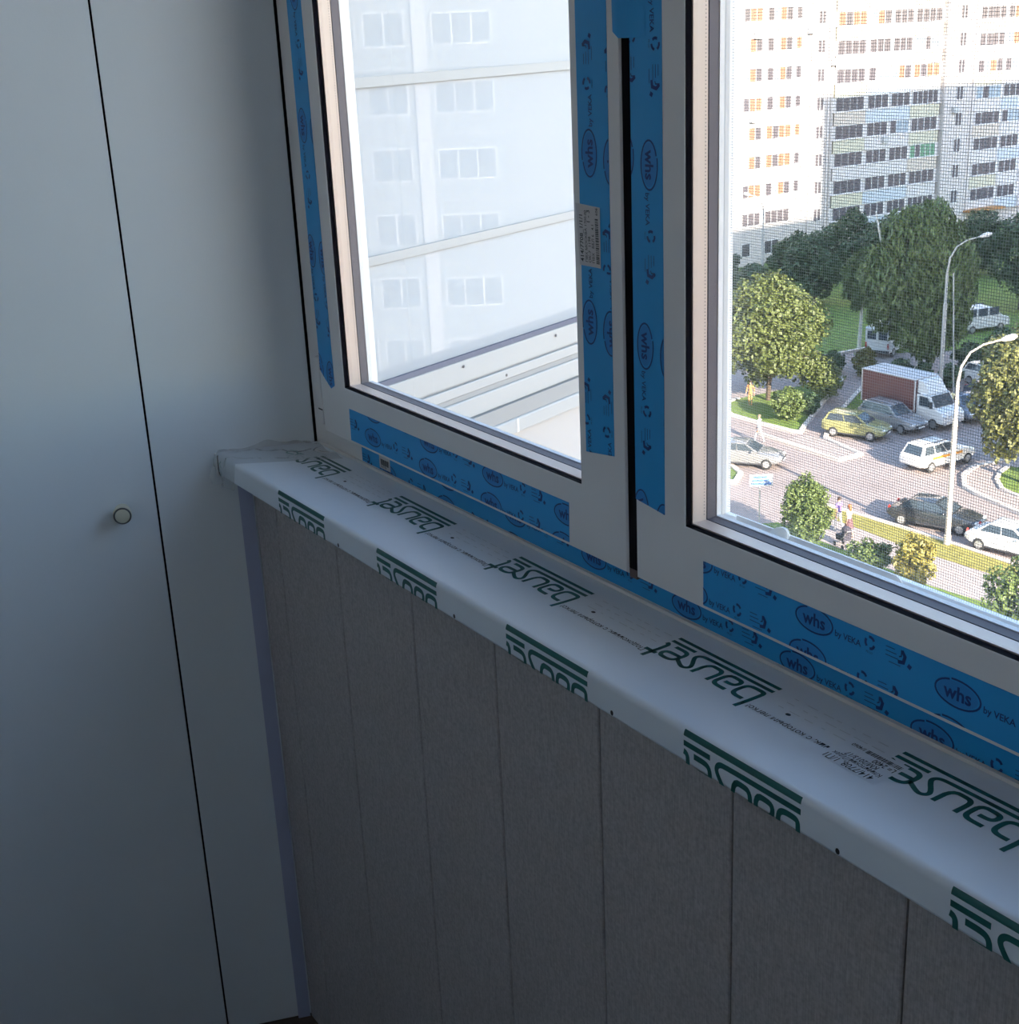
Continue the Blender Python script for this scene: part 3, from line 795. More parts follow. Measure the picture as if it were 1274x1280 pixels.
FB = Vector((-104.1, 95.4, ZG)); FD = Vector((0, 1, 0)); FN = Vector((1, 0, 0))
far = tag(empty('apartment_block', FB), 'tall pale apartment block with long loggia windows beyond the trees', 'building')
def fbox(mb, u0, u1, o0, o1, z0, z1, mi=0):
    a = FB + FD * u0 + FN * o0; return mb.obox((a.x, a.y, ZG + z0), FD * (u1 - u0), FN * (o1 - o0), (0, 0, z1 - z0), mi)
FLH = 2.81; NF = 16; TOPH = FLH * NF + 1
fbox(MB(), -3.2, 12.4, -12, 0, 0, TOPH).build('wall', TILE, far)
fbox(MB(), 12.4, 29.2, -12, -0.6, 0, TOPH).build('wall', TILE, far)
fbox(MB(), 29.2, 34.0, -12, 0.3, 0, TOPH).build('wall', TILE, far)
fbox(MB(), 34.0, 62, -12, -0.6, 0, TOPH).build('wall', TILE, far)
fbox(MB(), -3.6, 62.5, -12.4, 0.8, TOPH, TOPH + .5).build('roof', mat('roof_grey', (0.3, 0.3, 0.3), 0.8), far)
# raised pilasters and joints
for u in (-3.2, 9.2, 11.7, 12.2, 29.2, 33.8):
    fbox(MB(), u, u + .28, 0.3 if u > 29 else 0.0, 0.42 if u > 29 else .12, 0, TOPH).build('pilaster', TILE, far)
kinds = ['dark', 'mix', 'dark', 'sun_orange', 'dark', 'mix', 'pale']
items = []
for k in range(0, 12):
    zb = 0.44 + FLH * k; za = zb + 0.82
    sun_row = za > 5.0  # rows above the shadow edge get the sun in their pane colour
    kk = lambda i: ('sun_orange' if (i + k) % 3 == 0 else 'mix') if sun_row else 'dark'
    if k not in (0,):
        items += [(0.15, za, 2.5, 1.35, 3, kk(1), 0.0), (3.3, za, 3.4, 1.35, 4, kk(0 if k % 2 else 2), 0.0)]
        if k > 1: items += [(7.2, za + .1, 0.75, 1.2, 1, kk(2), 0.0)]
        items += [(10.2, za - .5, 1.05, 1.35, 2, 'dark', 0.0), (31.2, zb + .1, 1.15, 1.5, 2, 'dark', 0.3)]
    else:
        items += [(0.15, 1.0, 1.2, 1.4, 1, 'dark', 0.0), (3.3, 1.0, 2.0, 1.4, 2, 'dark', 0.0)]
    if k >= 1:
        lg = [(13.0, 4.1, 4), (17.7, 3.1, 3), (21.2, 2.9, 3), (24.5, 4.1, 5 if k % 2 else 4)]
        for i, (u, wd, pn) in enumerate(lg):
            kd = kinds[(k * 3 + i * 2) % 7] if zb > 17 else 'dark'  # panes vary above the shadow edge, shaded rows are coloured dark
            if k == 3 and i == 3: kd = 'green'
            if k == 4 and i == 2: kd = 'pale'
            items.append((u, zb, wd, 1.45, pn, kd, 0.0))
        for i, (u, wd, pn) in enumerate([(34.9, 4.2, 4), (39.5, 3.2, 3), (43.6, 3.6, 3), (48.0, 3.6, 3)]):
            items.append((u, zb - .05, wd, 1.4, pn, kinds[(k * 2 + i) % 7] if zb > 17 else ('pale' if (k + i) % 5 == 0 else 'dark'), 0.0))
        # loggia fronts
        bands = [(12.75, 17.4, (BY, BP, BY, BW)[k % 4]), (17.4, 24.2, (BW, BB, BB, BW)[k % 4]), (24.2, 28.9, (BY, BY, BW, BP)[k % 4]), (34.5, 39.2, (BP, BW, BY, BW)[k % 4]), (39.2, 43.2, BB if k % 2 else BW), (43.3, 52.0, BW if k % 3 else BY)]
        for (a, b, m) in bands: fbox(MB(), a + .03, b - .03, -0.6, 0.06, zb - 1.36, zb - .06).build('loggia_band', m, far)
        fbox(MB(), 12.6, 29.1, -0.6, 0.12, zb - .06, zb + .0).build('loggia_sill', BW, far)
        fbox(MB(), 34.3, 52.2, -0.6, 0.12, zb - .11, zb - .05).build('loggia_sill', BW, far)
        fbox(MB(), 12.6, 29.1, -0.6, -0.02, zb + .0, zb + 1.45).build('loggia_side', BW, far)
        fbox(MB(), 34.3, 52.2, -0.6, -0.02, zb - .05, zb + 1.45).build('loggia_side', BW, far)
add_windows(far, FB, FD, FN, items)
for (u, z) in ((1.0, 14.3), (8.6, 22.4), (20.0, 10.9), (1.4, 22.2), (30.6, 13.3), (12.0, 19.2)):
    fbox(MB(), u, u + .8, 0.0 if u < 29 else .3, 0.38 if u < 29 else .68, z, z + .6).build('air_conditioner', mat('ac_grey', (0.5, 0.5, 0.5), 0.6), far)
# orange roof over an entrance, dark street sign on the end wall
fbox(MB(), 33.6, 39.6, -0.5, 1.4, 2.10, 2.35).build('awning', mat('awning_orange', (0.42, 0.20, 0.07), 0.7), far)
fbox(MB(), -2.9, -1.7, 0.0, 0.05, 4.0, 4.35).build('name_plate', mat('plate_dark', (0.08, 0.07, 0.08), 0.6), far)

# the block seen through the milky glazing on the left
lc = CAM + (math.sin(R(-58)) * Vector((1, 0, 0)) + math.cos(R(-58)) * Vector((0, 1, 0))) * 62
LB = Vector((lc.x, lc.y, ZG)); LD = Vector((math.cos(R(58)), math.sin(R(58)), 0)); LN = Vector((LD.y, -LD.x, 0))
lw = tag(empty('apartment_wing', LB), 'pale apartment wing with rows of windows seen through the milky side glazing', 'building')
def lbox(u0, u1, o0, o1, z0, z1):
    a = LB + LD * u0 + LN * o0; return MB().obox((a.x, a.y, ZG + z0), LD * (u1 - u0), LN * (o1 - o0), (0, 0, z1 - z0))
LWALL = mat('wing_wall', (0.34, 0.35, 0.35), 0.8)
lbox(-16, 6.4, -10, 0, 0, 40).build('wall', LWALL, lw)
lbox(-16.2, 6.6, -10.2, 0.3, 40, 40.5).build('roof', mat('roof_grey', (0.3, 0.3, 0.3), 0.8), lw)
lbox(-2.9, -2.3, 0.0, 0.25, 0, 40).build('pilaster', BW, lw)
for zz in range(3, 13):
    lbox(-16, 6.4, 0.0, 0.05, 1.0 + zz * FLH - .75, 1.0 + zz * FLH - .70).build('floor_joint', BW, lw)
it = []
for k in range(3, 13):
    z = 1.0 + k * FLH + .15
    it += [(-6.6, z, 1.3, 1.4, 2, 'dim', 0.0), (-5.0, z, 1.8, 1.45, 2, 'dim', 0.0), (-2.1, z, 2.6, 1.35, 3, 'dim', 0.0), (4.6, z, 1.0, 1.4, 1, 'dim', 0.0)]
add_windows(lw, LB, LD, LN, it)

# two unseen blocks added right of the view to shade trees and far facade
def tower(label, x0, x1, y0, y1, h):
    t = tag(empty('shade_tower', ((x0 + x1) / 2, (y0 + y1) / 2, ZG)), label, 'building')
    MB().box(x0, x1, y0, y1, ZG, ZG + h).build('wall', TILE, t)
    MB().box(x0 - .3, x1 + .3, y0 - .3, y1 + .3, ZG + h, ZG + h + .6).build('roof', mat('roof_grey', (0.3, 0.3, 0.3), 0.8), t)
    its = []
    for k in range(1, int(h / FLH) - 1, 2):
        u = 2.0
        while u < (y1 - y0) - 4: its.append((u, k * FLH + 1, 3.0, 1.4, 3, 'dark', 0.0)); u += 8
    add_windows(t, Vector((x0, y0, ZG)), Vector((0, 1, 0)), Vector((-1, 0, 0)), its)
    return t
tower('lower unseen block added on the right to shade the trees', -15, -1, 55.5, 91, 40)
tower('taller unseen block added on the right to shade the far facade', -30, -17, 92.5, 150, 46)

# ------------------------------------------------------------------ trees
BARK = mat('bark', (0.10, 0.075, 0.055), 0.9); BIRCH = mat('birch_bark', (0.62, 0.58, 0.52), 0.8)
def leaf_mat(name, c):
    m = mat(name, c, 0.6, noise=0.45, nscale=1.6)
    return m
LM = dict(maple=leaf_mat('maple_leaf', (0.088, 0.112, 0.026)), birch=leaf_mat('birch_leaf', (0.085, 0.125, 0.035)), dark=leaf_mat('shaded_leaf', (0.045, 0.080, 0.032)),  # dark leaf colour carries the shade over the back trees and shrubs
          mid=leaf_mat('mid_leaf', (0.085, 0.12, 0.030)), yellow=leaf_mat('yellow_lit_leaf', (0.20, 0.17, 0.035)), olive=leaf_mat('olive_leaf', (0.12, 0.125, 0.035)))  # yellow leaf colour holds the warm light on the small tree
def foliage(name, parent, mat_, blobs, n, size, droop=0.0):
    """blobs: (centre, radii) in local coordinates; leaves near the blob surfaces"""
    wts = np.array([b[1][0] * b[1][1] + b[1][1] * b[1][2] for b in blobs]); wts = wts / wts.sum()
    idx = rng.choice(len(blobs), n, p=wts)
    C = np.array([b[0] for b in blobs])[idx]; Rr = np.array([b[1] for b in blobs])[idx]
    d = rng.normal(size=(n, 3)); d /= np.linalg.norm(d, axis=1)[:, None]
    rad = rng.uniform(0.55, 1.05, n)[:, None]
    pos = C + d * Rr * rad
    nrm = d * 0.8 + rng.normal(size=(n, 3)) * 0.6 + np.array([0, 0, 0.25]); nrm /= np.linalg.norm(nrm, axis=1)[:, None]
    a = np.cross(nrm, rng.normal(size=(n, 3))); a /= np.linalg.norm(a, axis=1)[:, None]
    if droop:
        a = a * (1 - droop) + np.array([0, 0, -1.0]) * droop; a /= np.linalg.norm(a, axis=1)[:, None]
    b = np.cross(nrm, a); b /= np.maximum(1e-6, np.linalg.norm(b, axis=1)[:, None])
    s = size * rng.uniform(0.6, 1.3, n)[:, None]; el = 1.0 + 1.6 * droop
    V = np.stack([pos - a * s * el * .5, pos + b * s * .38, pos + a * s * el * .6, pos - b * s * .38], 1).reshape(-1, 3)
    me = bpy.data.meshes.new(name); me.vertices.add(4 * n); me.vertices.foreach_set('co', V.ravel())
    me.loops.add(4 * n); me.loops.foreach_set('vertex_index', np.arange(4 * n, dtype=np.int32))
    me.polygons.add(n); me.polygons.foreach_set('loop_start', np.arange(0, 4 * n, 4, dtype=np.int32)); me.polygons.foreach_set('loop_total', np.full(n, 4, dtype=np.int32))
    me.materials.append(mat_); me.update(calc_edges=True); me.validate()
    o = bpy.data.objects.new(name, me); COL.objects.link(o); o.parent = parent; o['_o'] = (0.0, 0.0, 0.0)
    return o
def tree(name, label, base, h, rx, crown0, mat_, n, size, group=None, cat='tree', trunk=BARK, droop=0.0, nb=16, tr=0.16, spike=False, extra=()):
    """base: ground point; crown from crown0*h to h"""
    t = tag(empty(name, base, 0.0), label, cat, group); t['_o'] = (0.0, 0.0, 0.0)
    cz = h * (crown0 + 1) / 2; rz = h * (1 - crown0) / 2
    blobs = [((0, 0, cz), (rx * .72, rx * .72, rz * .78))]
    for k in range(nb):
        ph = math.acos(1 - 2 * (k + .5) / nb); az = 2.399963 * k + random.uniform(-.3, .3)
        dd = Vector((math.sin(ph) * math.cos(az), math.sin(ph) * math.sin(az), math.cos(ph)))
        q = random.uniform(.62, .78); br = random.uniform(.26, .40)
        blobs.append(((dd.x * rx * q, dd.y * rx * q, cz + dd.z * rz * q), (rx * br, rx * br, min(rz, rx) * br * (1.4 if droop else 1.0))))
    blobs += list(extra)
    if spike:
        for k in range(10):
            az = k * 2.4; rr = rx * random.uniform(.1, .7)
            blobs.append(((rr * math.cos(az), rr * math.sin(az), h * .93 - .3 * rr), (rx * .09, rx * .09, rx * .26)))
    mb = MB(); mb.tube([(0, 0, -.05), (.05 * rx, .02, h * .35), (0.02, -.05 * rx, h * .8)], [tr, tr * .75, tr * .25], 8)
    mb.build('trunk', trunk, t, smooth=60)
    mb = MB()
    for k in range(6):
        az = k * 1.05 + .3; z0 = h * (crown0 + .05 + .06 * k)
        mb.tube([(0, 0, z0), (rx * .35 * math.cos(az), rx * .35 * math.sin(az), z0 + rz * .35), (rx * .75 * math.cos(az), rx * .75 * math.sin(az), z0 + rz * .5)], [tr * .5, tr * .3, tr * .1], 5)
    mb.build('branches', trunk, t, smooth=60)
    foliage('foliage', t, mat_, blobs, n, size, droop)
    return t

sk = [(Vector((rt.x, rt.y, 0)).normalized() * q) + Vector((-fw.x, -fw.y, 0)).normalized() * o for q, o in ((2.4, .4), (3.2, .2), (3.9, .1), (2.9, -.6), (3.6, .8))]
tree('maple_tree', 'sunlit yellow-green maple standing on the kerbed lawn island', gp(960, 501), 8.5, 3.8, 0.13, LM['maple'], 22000, 0.24, nb=26, spike=True,
     extra=[((v.x, v.y, z), (1.15, 1.15, 1.0)) for v, z in zip(sk, (2.6, 2.3, 1.5, 1.6, 1.2))])
tree('hedge_shrub', 'round green shrub under the maple on the lawn island', gp(984, 526), 2.3, 1.1, 0.0, LM['mid'], 2400, 0.22, cat='shrub', tr=.05)
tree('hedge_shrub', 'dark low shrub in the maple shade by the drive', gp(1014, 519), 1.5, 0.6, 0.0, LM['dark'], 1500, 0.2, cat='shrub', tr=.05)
bt = tree('birch_tree', 'large drooping birch in shade behind the box truck', gp(1148, 470), 12.2, 3.9, 0.10, LM['birch'], 20000, 0.26, trunk=BIRCH, droop=0.6, nb=28)
MB().tube([(-2.6, -1.2, 6.5), (-2.4, -1.3, 8.2), (-2.9, -1.4, 10.0), (-3.3, -1.4, 11.3)], [.16, .13, .08, .03], 7).build('pale_limb', BIRCH, bt, smooth=60)
tree('birch_tree', 'slim drooping birch left of the large birch', gp(1074, 436), 8.0, 1.5, 0.35, LM['birch'], 4600, 0.25, trunk=BIRCH, droop=0.55)
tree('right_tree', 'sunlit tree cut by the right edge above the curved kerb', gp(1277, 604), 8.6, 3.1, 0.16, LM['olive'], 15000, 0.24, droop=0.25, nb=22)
tree('sapling_tree', 'small bushy tree beside the walking couple in the front lawn', gp(1006, 692), 4.0, 1.35, 0.12, LM['mid'], 7000, 0.13, droop=0.3, tr=.06)
tree('sapling_tree', 'low green bush in the front lawn left of the yellow-lit tree', gp(1085, 722), 1.9, 1.15, 0.02, LM['mid'], 2600, 0.16, tr=.04, cat='shrub')
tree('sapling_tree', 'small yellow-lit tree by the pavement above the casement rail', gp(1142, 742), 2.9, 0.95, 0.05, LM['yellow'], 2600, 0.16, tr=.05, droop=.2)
tree('sapling_tree', 'grey-green tree in the lower right corner of the street view', gp(1272, 822), 4.2, 1.5, 0.1, LM['mid'], 3600, 0.17, tr=.06, droop=.2)
tree('yellow_shrub', 'yellowish shrub behind the box truck near the white minibus', gp(1080, 470), 2.2, 0.95, 0.0, LM['olive'], 1300, 0.22, cat='shrub', tr=.04)
tree('drive_shrub', 'dark shrub where the drive meets the back road', gp(1040, 466), 1.6, 1.1, 0.0, LM['dark'], 1200, 0.22, cat='shrub', tr=.04)
dk = [(938, 376, 3.3, 2.6), (1018, 380, 7.0, 3.1), (1102, 376, 8.0, 3.0), (1176, 388, 7.8, 2.9), (1274, 388, 9.2, 3.3),
      (899, 350, 3.0, 2.2), (991, 352, 4.9, 2.5), (1062, 346, 6.8, 2.9), (1140, 346, 7.0, 3.1), (1222, 344, 6.4, 3.2), (1306, 342, 6.8, 3.2)]
where = ['low behind the top of the maple', 'right of the maple crown, front of the dark row', 'behind the pale birch limb', 'right behind the large birch', 'beside the grey lamp head, cut by the frame edge',
         'by the sign plate at the block end', 'farther back above the maple', 'farther back, left of the large birch', 'farther back behind the large birch top', 'under the orange awning', 'farthest right at the block foot']
for (x, y, h, r), wtxt in zip(dk, where):
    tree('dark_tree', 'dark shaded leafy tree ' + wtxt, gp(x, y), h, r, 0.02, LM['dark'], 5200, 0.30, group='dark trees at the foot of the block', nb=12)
for (x, y, h, r), wtxt in zip([(1122, 478, 1.7, 1.15), (1152, 486, 1.9, 0.85), (1188, 488, 2.0, 0.85), (1212, 464, 2.2, 1.5), (1250, 452, 2.4, 1.7)], ['left of the grey lamp', 'under the large birch', 'at the grey lamp foot', 'above the parked blue-grey car', 'nearest the right tree']):
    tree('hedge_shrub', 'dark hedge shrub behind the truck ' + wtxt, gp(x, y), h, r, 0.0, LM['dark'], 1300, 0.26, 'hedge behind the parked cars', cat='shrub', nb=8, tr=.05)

# ------------------------------------------------------------------ street lamps and sign
LAMPG = mat('lamp_grey', (0.42, 0.41, 0.40), 0.6); LAMPS = mat('lamp_sunlit', (0.55, 0.47, 0.40), 0.6)  # sand tone holds the warm sun on the near lamp
def lamp(name, label, base, h, arm, m):
    t = tag(empty(name, base), label, 'street lamp', 'street lamps'); t['_o'] = (0.0, 0.0, 0.0)
    MB().tube([(0, 0, 0), (0, 0, h * .62), (0, 0, h * .62 + .02), (0, 0, h * .8)], [.13, .12, .085, .08], 12).build('pole', m, t, smooth=40)
    a = Vector((rt.x, rt.y, 0)).normalized()
    pts = [Vector((0, 0, h * .8)), a * arm * .06 + Vector((0, 0, h * .88)), a * arm * .25 + Vector((0, 0, h * .945)), a * arm * .55 + Vector((0, 0, h * .98)), a * arm + Vector((0, 0, h))]
    MB().tube(pts, [.07, .06, .05, .045, .04], 10).build('arm', m, t, smooth=60)
    e = pts[-1]; mb = MB(); d = (pts[-1] - pts[-2]).normalized()
    mb.tube([e - d * .1, e + d * .1, e + d * .45, e + d * .62], [.06, .13, .15, .06], 10); mb.build('lamp_head', mat('lamp_head', (0.72, 0.68, 0.64), 0.4), t, smooth=60)
    MB().tube([(0, 0, 0), (0, 0, .5)], [.17, .17], 12).build('base_sleeve', m, t, smooth=40)
    return t
lamp('street_lamp', 'tall sunlit street lamp standing on the verge beside the black saloon', gp(1184, 681), 9.9, 1.95, LAMPS)
lamp('street_lamp', 'grey street lamp in shade behind the box truck', gp(1174, 508), 10.8, 2.0, LAMPG)
lamp('street_lamp', 'thin distant street lamp in front of the block, above the maple', gp(953, 356), 8.5, -1.3, LAMPG)
b2 = gp(1192, 500)
bp = tag(MB().tube([b2, b2 + Vector((-0.8, 0.2, 8.2))], [.06, .04], 8).build('stay_pole', LAMPG), 'thin leaning grey stay pole beside the grey street lamp', 'pole')
sg = gp(949, 663)
sgt = tag(empty('banner_sign', sg), 'white and blue banner on a thin pole in front of the silver saloon', 'sign'); sgt['_o'] = (0.0, 0.0, 0.0)
MB().tube([(0, 0, 0), (0, 0, 2.75)], .03, 8).build('pole', LAMPG, sgt, smooth=40)
sd = Vector((rt.x, rt.y, 0)).normalized(); sn = Vector((sd.y, -sd.x, 0))
def splate(mb, a0, a1, z0, z1, o, mi=0):
    return mb.obox(sd * a0 + sn * o + Vector((0, 0, z0)), sd * (a1 - a0), sn * .03, (0, 0, z1 - z0), mi)
splate(MB(), -.52, .62, 2.35, 2.95, 0.03).build('board', mat('banner_white', (0.50, 0.53, 0.58), 0.5), sgt)
mb = MB()
for q in range(3): splate(mb, -.44 + .05 * q, .54 - .1 * q, 2.42 + .17 * q, 2.53 + .17 * q, 0.055)
mb.build('blue_stripes', mat('banner_blue', (0.09, 0.17, 0.42), 0.5), sgt)

# ------------------------------------------------------------------ vehicles
TYRE = mat('tyre', (0.03, 0.03, 0.03), 0.8); HUB = mat('hub', (0.45, 0.45, 0.46), 0.4, metal=0.6); CGL = mat('car_glass', (0.05, 0.065, 0.08), 0.06)
HL = mat('headlight', (0.75, 0.75, 0.75), 0.15); TL = mat('taillight', (0.40, 0.03, 0.02), 0.3); BUMP = mat('bumper_dark', (0.05, 0.05, 0.055), 0.6); PLT = mat('number_plate', (0.75, 0.75, 0.75), 0.5)
def loft(mb, secs, mi=0):
    n = len(secs[0]); i0 = len(mb.v)
    for s_ in secs: mb.v += [tuple(p) for p in s_]
    for k in range(len(secs) - 1):
        for j in range(n):
            A = i0 + k * n + j; B = i0 + k * n + (j + 1) % n
            mb.f.append((A, A + n, B + n, B)); mb.m.append(mi)
    mb.f.append(tuple(i0 + j for j in range(n))); mb.m.append(mi)
    e = i0 + (len(secs) - 1) * n; mb.f.append(tuple(e + j for j in reversed(range(n)))); mb.m.append(mi)
def wheel_set(t, xs, half, r=0.31, wd=0.2):
    mb = MB(); mb.lathe((0, -wd / 2, 0), (0, 1, 0), [(0, r * .8), (.02, r), (wd - .02, r), (wd, r * .8)], 18); me = mb.data('wheel', [TYRE], smooth=40)
    hb = MB(); hb.lathe((0, -.012, 0), (0, 1, 0), [(0, r * .5), (.006, r * .64), (.02, r * .64)], 14); hm = hb.data('hub', [HUB], smooth=40)
    for x in xs:
        for sgn in (-1, 1):
            o = bpy.data.objects.new('wheel', me); COL.objects.link(o); o.parent = t; o.location = (x, sgn * (half - wd / 2 + .012), r)
            h = bpy.data.objects.new('hub', hm); COL.objects.link(h); h.parent = o; h.location = (0, sgn * wd / 2, 0); h.rotation_euler = (0, 0, 0 if sgn < 0 else math.pi)
def car(name, label, cat, pr, pf, col, style='saloon', L=None, group='cars in the street', accent=None):
    """pr, pf: ground points under the rear and the front end"""
    d = (pf - pr); d.z = 0; mid = (pr + pf) / 2
    t = tag(empty(name, mid, math.atan2(d.y, d.x)), label, cat, group); t['_o'] = (0.0, 0.0, 0.0)
    L = L or d.length; h = L / 2; W = 0.86
    CM = mat('paint_' + col[0], col[1], 0.3, coat=0.6)
    hood, deck = (0.90, 0.96) if style == 'saloon' else (0.98, 1.0)
    if style == 'saloon': bx = [(-h, .55, .62, .85), (-h + .08, .42, .80, .93), (-h + .35, .30, .93, .97), (-h + 1.0, .26, .97, 1.0), (0, .24, .95, 1.0), (h - 1.45, .25, .93, 1.0), (h - .8, .27, .86, .98), (h - .3, .32, .76, .92), (h - .04, .42, .64, .78), (h, .48, .58, .70)]
    else: bx = [(-h, .50, .80, .86), (-h + .06, .38, .98, .94), (-h + .4, .30, 1.03, .98), (-h + 1.0, .26, 1.03, 1.0), (0, .24, 1.01, 1.0), (h - 1.2, .25, .99, 1.0), (h - .7, .27, .93, .98), (h - .28, .32, .82, .92), (h - .04, .42, .66, .80), (h, .48, .60, .72)]
    mb = MB(); secs = []
    for (x, zb, zt, wf_) in bx:
        w_ = W * wf_; zm = zb + (zt - zb) * .62
        secs.append([(x, -w_ * .9, zb), (x, -w_, zb + .08), (x, -w_, zm), (x, -w_ * .93, zt - .03), (x, -w_ * .78, zt), (x, w_ * .78, zt), (x, w_ * .93, zt - .03), (x, w_, zm), (x, w_, zb + .08), (x, w_ * .9, zb)])
    loft(mb, secs)
    body = mb.build('body', CM, t, smooth=45)
    bm_ = bmesh.new(); bm_.from_mesh(body.data); bmesh.ops.recalc_face_normals(bm_, faces=bm_.faces[:]); bm_.to_mesh(body.data); bm_.free()
    # cabin
    if style == 'saloon': rb, rt_, ft, fb, zt = -h + .55, -h + 1.25, h - 2.25, h - 1.30, 1.43
    elif style == 'hatch': rb, rt_, ft, fb, zt = -h + .10, -h + .50, h - 1.95, h - 1.05, 1.50
    else: rb, rt_, ft, fb, zt = -h + .12, -h + .55, h - 2.2, h - 1.30, 1.56
    zb = .92; wb, wt = W * .90, W * .68
    lo = [(rb, -wb, zb), (fb, -wb, zb), (fb, wb, zb), (rb, wb, zb)]; ml = [(rt_ - .1, -wt - .03, zt - .06), (ft + .14, -wt - .03, zt - .06), (ft + .14, wt + .03, zt - .06), (rt_ - .1, wt + .03, zt - .06)]
    tp = [(rt_ + .1, -wt + .10, zt), (ft - .12, -wt + .10, zt), (ft - .12, wt - .10, zt), (rt_ + .1, wt - .10, zt)]
    mb = MB(); mb.mesh(lo + ml + tp, [(0, 1, 5, 4), (1, 2, 6, 5), (2, 3, 7, 6), (3, 0, 4, 7), (4, 5, 9, 8), (5, 6, 10, 9), (6, 7, 11, 10), (7, 4, 8, 11), (8, 9, 10, 11)])
    mb.build('cabin', CM, t, smooth=40)
    def face_pt(A, B, C, D, u, v, off):
        A, B, C, D = map(Vector, (A, B, C, D)); p = (A * (1 - u) + B * u) * (1 - v) + (D * (1 - u) + C * u) * v
        n = (B - A).cross(D - A).normalized(); return p + n * off
    def pane(A, B, C, D, u0, u1, v0, v1, nm='window'):
        P = [face_pt(A, B, C, D, u, v, .008) for u, v in ((u0, v0), (u1, v0), (u1, v1), (u0, v1))]
        MB().poly(P).build(nm, CGL, t)
    n_side = 3 if style in ('wagon',) else 2
    for (i, j) in ((0, 1), (2, 3)):
        A, B, C, D = lo[i], lo[j], ml[j], ml[i]
        for q in range(n_side):
            a = .05 + .9 * q / n_side + .012; b = .05 + .9 * (q + 1) / n_side - .012
            pane(A, B, C, D, a, b, .16, .93, 'side_window')
    pane(lo[1], lo[2], ml[2], ml[1], .07, .93, .08, .95, 'windscreen'); pane(lo[3], lo[0], ml[0], ml[3], .08, .92, .12, .92, 'rear_window')
    for sgn in (-1, 1):
        MB().ellipsoid((h - .13, sgn * W * .62, .66), (.10, .17, .075)).build('headlight', HL, t, smooth=60)
        MB().ellipsoid((-h + .07, sgn * W * .68, .80), (.05, .13, .10)).build('taillight', TL, t, smooth=60)
        MB().ellipsoid((fb - .35, sgn * (W + .06), 1.0), (.07, .10, .07)).build('mirror', CM, t, smooth=60)
        MB().box(-h + .75, h - .85, sgn * W - .02, sgn * W + .02, .25, .33).build('sill_strip', BUMP, t)
    MB().box(h - .02, h + .012, -.45, .45, .50, .60).build('grille', BUMP, t); MB().box(h + .012, h + .02, -.26, .26, .42, .52).build('number_plate', PLT, t)
    MB().box(-h - .012, -h + .0, -.26, .26, .56, .68).build('number_plate', PLT, t)
    wheel_set(t, (-h + .82, h - .84), W + .005)
    if accent:
        for sgn in (-1, 1):
            MB().box(-h + .9, h - 1.3, sgn * (W + .006) - .006, sgn * (W + .006) + .006, .72, .86).build('reflection_strip', mat('reflection_orange', (0.75, 0.33, 0.04), 0.4), t)  # orange strip painted for the warm reflection along the side
    if style == 'wagon':
        for sgn in (-1, 1): MB().tube([(rt_, sgn * wt * .86, zt + .03), (ft, sgn * wt * .86, zt + .03)], .025, 6).build('roof_rail', BUMP, t)
    return t
def along(a, b, L):
    """rear and front ground points of length L around the middle of two picture points"""
    A, B = gp(*a), gp(*b); m = (A + B) / 2; d = (B - A).normalized(); return m - d * L / 2, m + d * L / 2
car('car_saloon', 'silver saloon on the left with sun glinting on its bonnet', 'car', *along((904, 577), (964, 582), 4.3), ('silver', (0.20, 0.20, 0.205)), 'saloon')
car('car_hatchback', 'yellow-green hatchback parked in front of the grey estate', 'car', *along((1046, 541), (1097, 548), 4.0), ('lime', (0.27, 0.26, 0.115)), 'hatch')
car('car_estate', 'grey estate car parked between the hatchback and the truck', 'car', *along((1090, 527), (1142, 541), 4.5), ('grey', (0.24, 0.24, 0.25)), 'wagon')
car('car_estate', 'white taxi estate with orange reflection drawn on its sides driving off to the right', 'car', *along((1140, 589), (1204, 572), 4.5), ('white', (0.80, 0.78, 0.76)), 'wagon', accent=True)
car('car_saloon', 'black saloon parked at the verge beside the sunlit lamp', 'car', *along((1126, 649), (1216, 665), 4.6), ('black', (0.030, 0.034, 0.04)), 'saloon')
car('car_saloon', 'white saloon cut by the frame at the lower right', 'car', *along((1234, 682), (1306, 700), 4.5), ('white', (0.80, 0.78, 0.76)), 'saloon')
car('car_saloon', 'blue-grey saloon parked beyond the truck behind the lamp post', 'car', *along((1196, 512), (1222, 529), 4.2), ('bluegrey', (0.16, 0.18, 0.23)), 'saloon')
car('car_saloon', 'dark blue saloon partly hidden behind the blue-grey saloon', 'car', *along((1222, 498), (1248, 513), 4.2), ('darkblue', (0.07, 0.08, 0.13)), 'saloon')
car('car_hatchback', 'white hatchback parked under the hedge near the right tree', 'car', *along((1226, 479), (1250, 485), 3.8), ('white', (0.80, 0.78, 0.76)), 'hatch')
car('car_hatchback', 'pale silver car half hidden behind the maple at the left edge', 'car', *along((905, 367), (925, 362), 4.0), ('silver', (0.20, 0.20, 0.205)), 'hatch')

